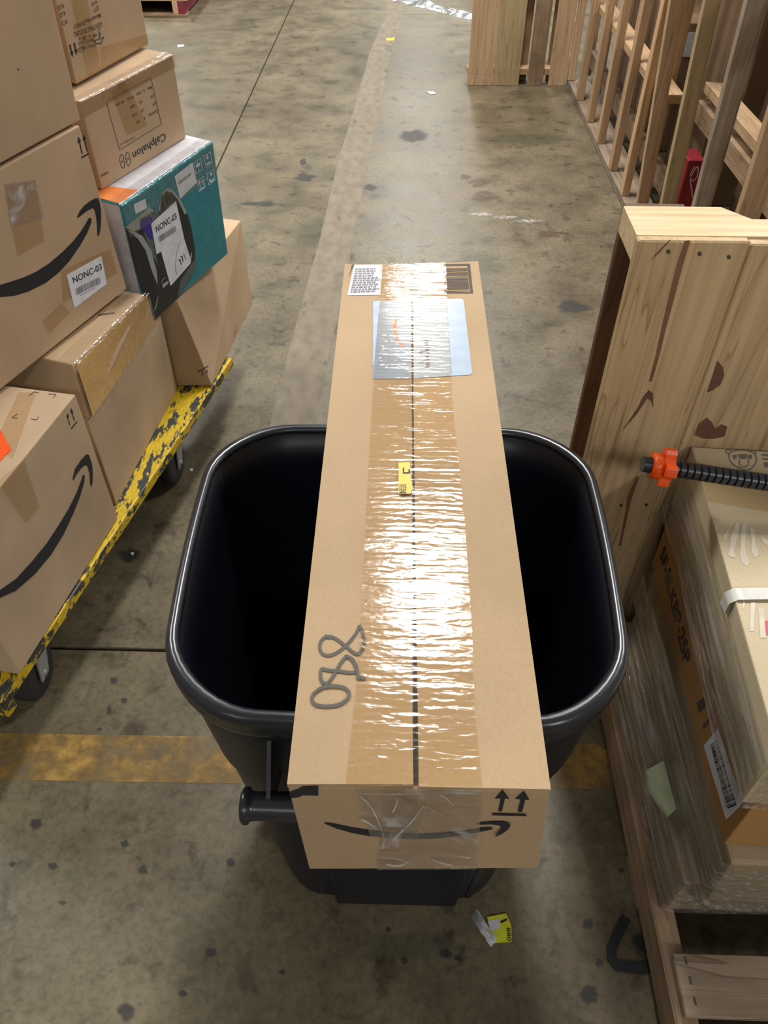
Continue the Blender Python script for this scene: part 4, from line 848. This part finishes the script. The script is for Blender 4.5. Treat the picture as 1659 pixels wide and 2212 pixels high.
decal(UF, 'wood_knot', [k13(p) for p in ([(655, 1610), (690, 1640), (690, 1760), (675, 1700), (640, 1680), (560, 1800), (435, 1945), (560, 1760), (610, 1660)], [(1215, 1365), (1265, 1420), (1275, 1490), (1240, 1570), (1165, 1620), (1130, 1630), (1180, 1480)], [(1060, 1890), (1130, 1835), (1170, 1870), (1200, 1925), (1250, 1890), (1300, 1910), (1280, 1990), (1200, 2010), (1100, 2010), (1030, 1980)])], 'knot', 0.0009)
decal(UF, 'grain_streak', [k10([(560, 380), (580, 390), (510, 600), (430, 960), (410, 960), (470, 660), (480, 560)]), k10([(860, 560), (870, 570), (720, 1080), (700, 1080), (770, 800)])], 'streak', 0.0009)

# ================================================================== far right: stud frame and stored goods
sf = thing('stud_frame', 'long wooden stud frame with thin uprights along the right of the aisle', 'frame', (1.1, 4.7, 0))
box('bottom_plate', (1.062, 3.60, 0.001), (1.20, 5.64, 0.036), 'grey_y', sf, 0.002)
for k, y in enumerate((5.58, 5.19, 4.80, 4.46, 4.08, 3.77)):
    box('stud', (1.06, y, 0.037), (1.098, y + 0.055, 2.35), 'stud_z', sf, 0.002, 1, 0.002)
    box('back_stud', (1.19, y + 0.12, 0.037), (1.228, y + 0.20, 2.35), 'stud_z', sf, 0.002, 1, 0.002)
box('end_stud', (1.085, 3.565, 0.037), (1.105, 3.60, 2.35), 'stud_z', sf, 0.002)
box('rail', (1.10, 3.62, 0.50), (1.19, 5.59, 0.538), 'stud_y', sf, 0.003, 1, 0.002)
box('rail', (1.10, 3.62, 1.25), (1.19, 5.59, 1.288), 'stud_y', sf, 0.003)
box('brace', (1.195, 3.62, 0.10), (1.235, 5.75, 0.19), 'old_y', sf, 0.003)
box('top_plate', (1.06, 3.60, 2.351), (1.20, 5.7, 2.388), 'stud_y', sf, 0.002)

rk = thing('upright_pallet', 'weathered pallet with wide grey and tan boards standing at the right edge', 'pallet', (1.2, 2.9, 0))
def ony(p, y):
    d = ray(p); return CAM + d * (y / d.y)
for y, mt, bl_, br_, tl_, tr_ in ((3.50, 'stud_z', 1377, 1402, 1449, 1482), (3.16, 'green_z', 1430, 1461, 1524, 1559), (2.86, 'grey_z', 1502, 1539, 1615, 1664), (2.52, 'stud_z', 1604, 1653, 1738, 1800)):
    a0, b0, a1, b1 = ony((bl_, 437), y), ony((br_, 437), y), ony((tl_, 0), y), ony((tr_, 0), y)
    def ex(p, q, z): return p + (q - p) * ((z - p.z) / (q.z - p.z))
    ring4 = lambda z: [ex(a0, a1, z), ex(b0, b1, z), ex(b0, b1, z) + Vector((0, 0.035, 0)), ex(a0, a1, z) + Vector((0, 0.035, 0))]
    hexa('upright_board', ring4(0.001) + ring4(1.95), mt, rk, 0.003)
for z in (0.02, 0.56, 1.15): box('cross_rail', (1.25, 2.2, z), (1.335, 3.58, z + 0.038), 'stud_y', rk, 0.003, 1, 0.003)
box('cross_rail', (1.24, 2.2, 0.45), (1.29, 3.58, 0.53), 'old_y', rk, 0.003, 1, 0.003)
for y in (2.55, 3.0, 3.4): box('back_board', (1.34, y, 0.02), (1.36, y + 0.1, 1.9), 'old_z', rk, 0.003)

# goods behind the frames
def goods(name, label, cat, lo, hi, mat, part='carton_body'):
    t = thing(name, label, cat, ((lo[0] + hi[0]) / 2, (lo[1] + hi[1]) / 2, lo[2])); box(part, lo, hi, mat, t, 0.004); return t
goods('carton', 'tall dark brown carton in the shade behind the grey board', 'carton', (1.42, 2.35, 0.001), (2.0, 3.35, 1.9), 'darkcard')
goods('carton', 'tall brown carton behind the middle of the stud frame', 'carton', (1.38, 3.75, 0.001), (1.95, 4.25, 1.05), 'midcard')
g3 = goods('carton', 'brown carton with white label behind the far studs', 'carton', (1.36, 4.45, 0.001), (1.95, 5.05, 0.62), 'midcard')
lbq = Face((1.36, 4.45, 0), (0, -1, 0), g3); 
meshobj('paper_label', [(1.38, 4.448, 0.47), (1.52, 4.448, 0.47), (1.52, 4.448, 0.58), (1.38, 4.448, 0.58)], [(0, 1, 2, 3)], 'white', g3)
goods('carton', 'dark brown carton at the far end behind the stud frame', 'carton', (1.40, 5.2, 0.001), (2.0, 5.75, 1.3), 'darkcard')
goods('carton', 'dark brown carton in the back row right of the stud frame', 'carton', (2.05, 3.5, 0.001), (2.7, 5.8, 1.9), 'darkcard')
rd = goods('carton', 'dark red carton with white script between the tan and grey boards', 'carton', (1.170, 3.30, 0.001), (1.238, 3.43, 0.385), 'red')
cf = Face((1.262, 2.9, 0), (0, -1, 0), rd)
def ribbon3(name, pts, w, mat, parent):
    vs = []; fs = []
    for i, p in enumerate(pts):
        p = Vector(p); q = Vector(pts[min(i + 1, len(pts) - 1)]) - Vector(pts[max(i - 1, 0)]); n = Vector((q.z, 0, -q.x)).normalized() * w / 2; vs += [p + n, p - n]
    for i in range(len(pts) - 1): fs.append((2 * i, 2 * i + 1, 2 * i + 3, 2 * i + 2))
    return meshobj(name, vs, fs, mat, parent)
scr = smooth_path([(1.285, 0.41), (1.275, 0.38), (1.29, 0.35), (1.305, 0.37), (1.295, 0.41), (1.280, 0.36), (1.30, 0.31), (1.31, 0.28)])
ribbon3('script_print', [(x - 0.082, 3.298, z - 0.05) for x, z in scr], 0.004, 'white', rd)
pbx = goods('carton', 'pale blue carton glimpsed past the grey board at the right edge', 'carton', (1.405, 2.12, 0.001), (1.9, 2.32, 1.35), 'paleblue')

# far pallet facing the aisle
fp = thing('upright_pallet', 'far pallet with four upright boards facing down the aisle', 'pallet', (0.75, 5.68, 0))
for (a, b), mt in (((0.405, 0.57), 'stud_z'), ((0.575, 0.74), 'green_z'), ((0.795, 0.895), 'old_z'), ((0.935, 1.045), 'stud_z')):
    box('deck_board', (a, 5.60, 0.001), (b, 5.618, 1.2), mt, fp, 0.002, 1, 0.001)
for z in (0.06, 0.58, 1.1): box('stringer', (0.40, 5.6185, z), (1.046, 5.705, z + 0.038), 'old_x' if z > 0.1 else 'stud_x', fp, 0.002)
for a in (0.42, 0.70, 0.93): box('back_board', (a, 5.7055, 0.001), (a + 0.1, 5.722, 1.2), 'old_z', fp, 0.002)
for x in (0.43, 0.46, 0.52, 0.60, 0.64, 0.70):
    for z in (0.07, 0.09): tube('nail_head', (x, 5.5995, z), (x, 5.601, z), 0.003, 'nail', fp, 8)

# far left pallet with red block end
lp = thing('wooden_pallet', 'far pallet with a red-painted block end at the top left of the aisle', 'pallet', (-2.6, 7.8, 0))
box('bottom_board', (-3.5, 7.33, 0.001), (-1.82, 7.45, 0.018), 'old_x', lp, 0.002)
for x in (-3.48, -2.7, -1.93):
    box('block', (x, 7.34, 0.0185), (x + 0.045, 8.2, 0.11), 'stud_y', lp, 0.003)
    box('red_block_end', (x + 0.046, 7.34, 0.0185), (x + 0.10, 8.2, 0.11), 'redpaint', lp, 0.003)
for y in (7.34, 7.565, 7.79, 8.015): box('deck_board', (-3.5, y, 0.1105), (-1.80, y + 0.222, 0.128), 'stud_x', lp, 0.002)
box('shade_board', (-3.5, 8.21, 0.001), (-1.82, 8.236, 0.109), 'dark_x', lp, 0)  # dark board added to close the void and keep it black

# ================================================================== litter on the floor
def wrapfn(u, v):
    a = Vector((-0.32, 8.25, 0)).lerp(Vector((0.62, 7.28, 0)), u); w = 0.10 + 0.05 * nz(u * 4, 2.2)
    return a + Vector((0.06, 0.10, 0)).normalized() * (v - 0.5) * 2 * w * 0.7 + Vector((0, 0, 0.002 + max(0, 0.035 * (math.sin(v * math.pi)) * (0.7 + nz(u * 9, v * 4)) )))
pw = sheet('plastic_film', wrapfn, 70, 14, 'whitefilm', None); tag(pw, 'crumpled whitish plastic film lying across the far aisle', 'plastic film')
def scrap(name, label, cat, pts, mat, th=0.002, z=0.0012):
    q = [onz(p, 0.0) for p in pts]; o = prism(name, [(p.x, p.y) for p in q], z, z + th, mat); tag(o, label, cat); return o
scrap('paper_scrap', 'tiny white paper scrap on the floor by the far pallet', 'scrap', [(383, 98), (397, 97), (398, 101), (384, 103)], 'white')
scrap('yellow_scrap', 'small yellow label scrap on the floor tape far down the aisle', 'scrap', [(834, 84), (852, 82), (852, 88), (835, 89)], 'yellowlabel')
scrap('wood_chip', 'pale wood chip on the floor before the far pallet', 'scrap', [(921, 199), (935, 198), (943, 203), (930, 205)], 'whitebox')
scrap('paper_scrap', 'tiny white scrap beside the stud frame foot', 'scrap', [(1317, 380), (1325, 381), (1322, 387), (1316, 385)], 'white')
scrap('paper_scrap', 'tiny white speck on the floor beside the cart wheel', 'scrap', [(410, 1014), (417, 1013), (417, 1019), (411, 1019)], 'white')
scrap('paper_scrap', 'tiny white speck on the floor below the cart edge', 'scrap', [(283, 1195), (289, 1194), (289, 1200), (284, 1200)], 'white')
ns = scrap('label_scrap', 'torn neon yellow label printed 880 on the floor by the bin', 'label', [(1052, 1982), (1093, 1974), (1104, 2000), (1105, 2035), (1065, 2038), (1058, 2010)], 'neon')
NF = Face((0, 0, 0.0032), (0, 0, 1), None)
text(NF, '880', (1094, 2004), (1096, 2033), (1102, 2004), 'ink', 0.0006, ns)
decal(NF, 'white_patch', [(1053, 1990), (1078, 1984), (1080, 2004), (1062, 2012)], 'whitebox', 0.0005, parent=ns)
decal(NF, 'ink_mark', [(1080, 1990), (1094, 1984), (1096, 1988), (1083, 1995)], 'ink', 0.0005, parent=ns)
pf = sheet('plastic_film', lambda u, v: onz((1015 + 45 * u + 14 * v, 1982 + 62 * u * 0.9 - 18 * v + 10 * u), 0) + Vector((0, 0, 0.003 + 0.006 * abs(nz(u * 5, v * 5)))), 14, 10, 'whitefilm', None); tag(pf, 'small crumpled clear film beside the neon yellow label', 'plastic film')
def strapband(path, w, name, label):
    P = [Vector(p) for p in path]; vs = []; fs = []
    for i, p in enumerate(P):
        d = (P[min(i + 1, len(P) - 1)] - P[max(i - 1, 0)]).normalized(); n = Vector((-d.y, d.x, 0)).normalized() * w / 2
        vs += [p + n, p - n, p - n + Vector((0, 0, 0.0025)), p + n + Vector((0, 0, 0.0025))]
    for i in range(len(P) - 1):
        a = 4 * i; b = a + 4
        fs += [(a, b, b + 1, a + 1), (a + 1, b + 1, b + 2, a + 2), (a + 2, b + 2, b + 3, a + 3), (a + 3, b + 3, b, a)]
    fs += [(0, 1, 2, 3), (len(vs) - 1, len(vs) - 2, len(vs) - 3, len(vs) - 4)]
    o = meshobj(name, vs, fs, 'strapblack'); tag(o, label, 'strap'); return o
f = lambda u, v, z=0.0: onz((u, v), z) + Vector((0, 0, 0.0015))
strapband([f(1352, 1984), f(1334, 2018), f(1320, 2050), f(1321, 2072), f(1332, 2086), f(1360, 2090), f(1400, 2092), f(1424, 2088)], 0.018, 'plastic_strap', 'bent black plastic strap on the floor against the right pallet')
strapband([f(1370, 2028, 0.004), f(1390, 2048, 0.004), f(1412, 2068, 0.004), f(1424, 2076, 0.004)], 0.016, 'plastic_strap', 'short black strap end beside the bent strap at the right pallet')
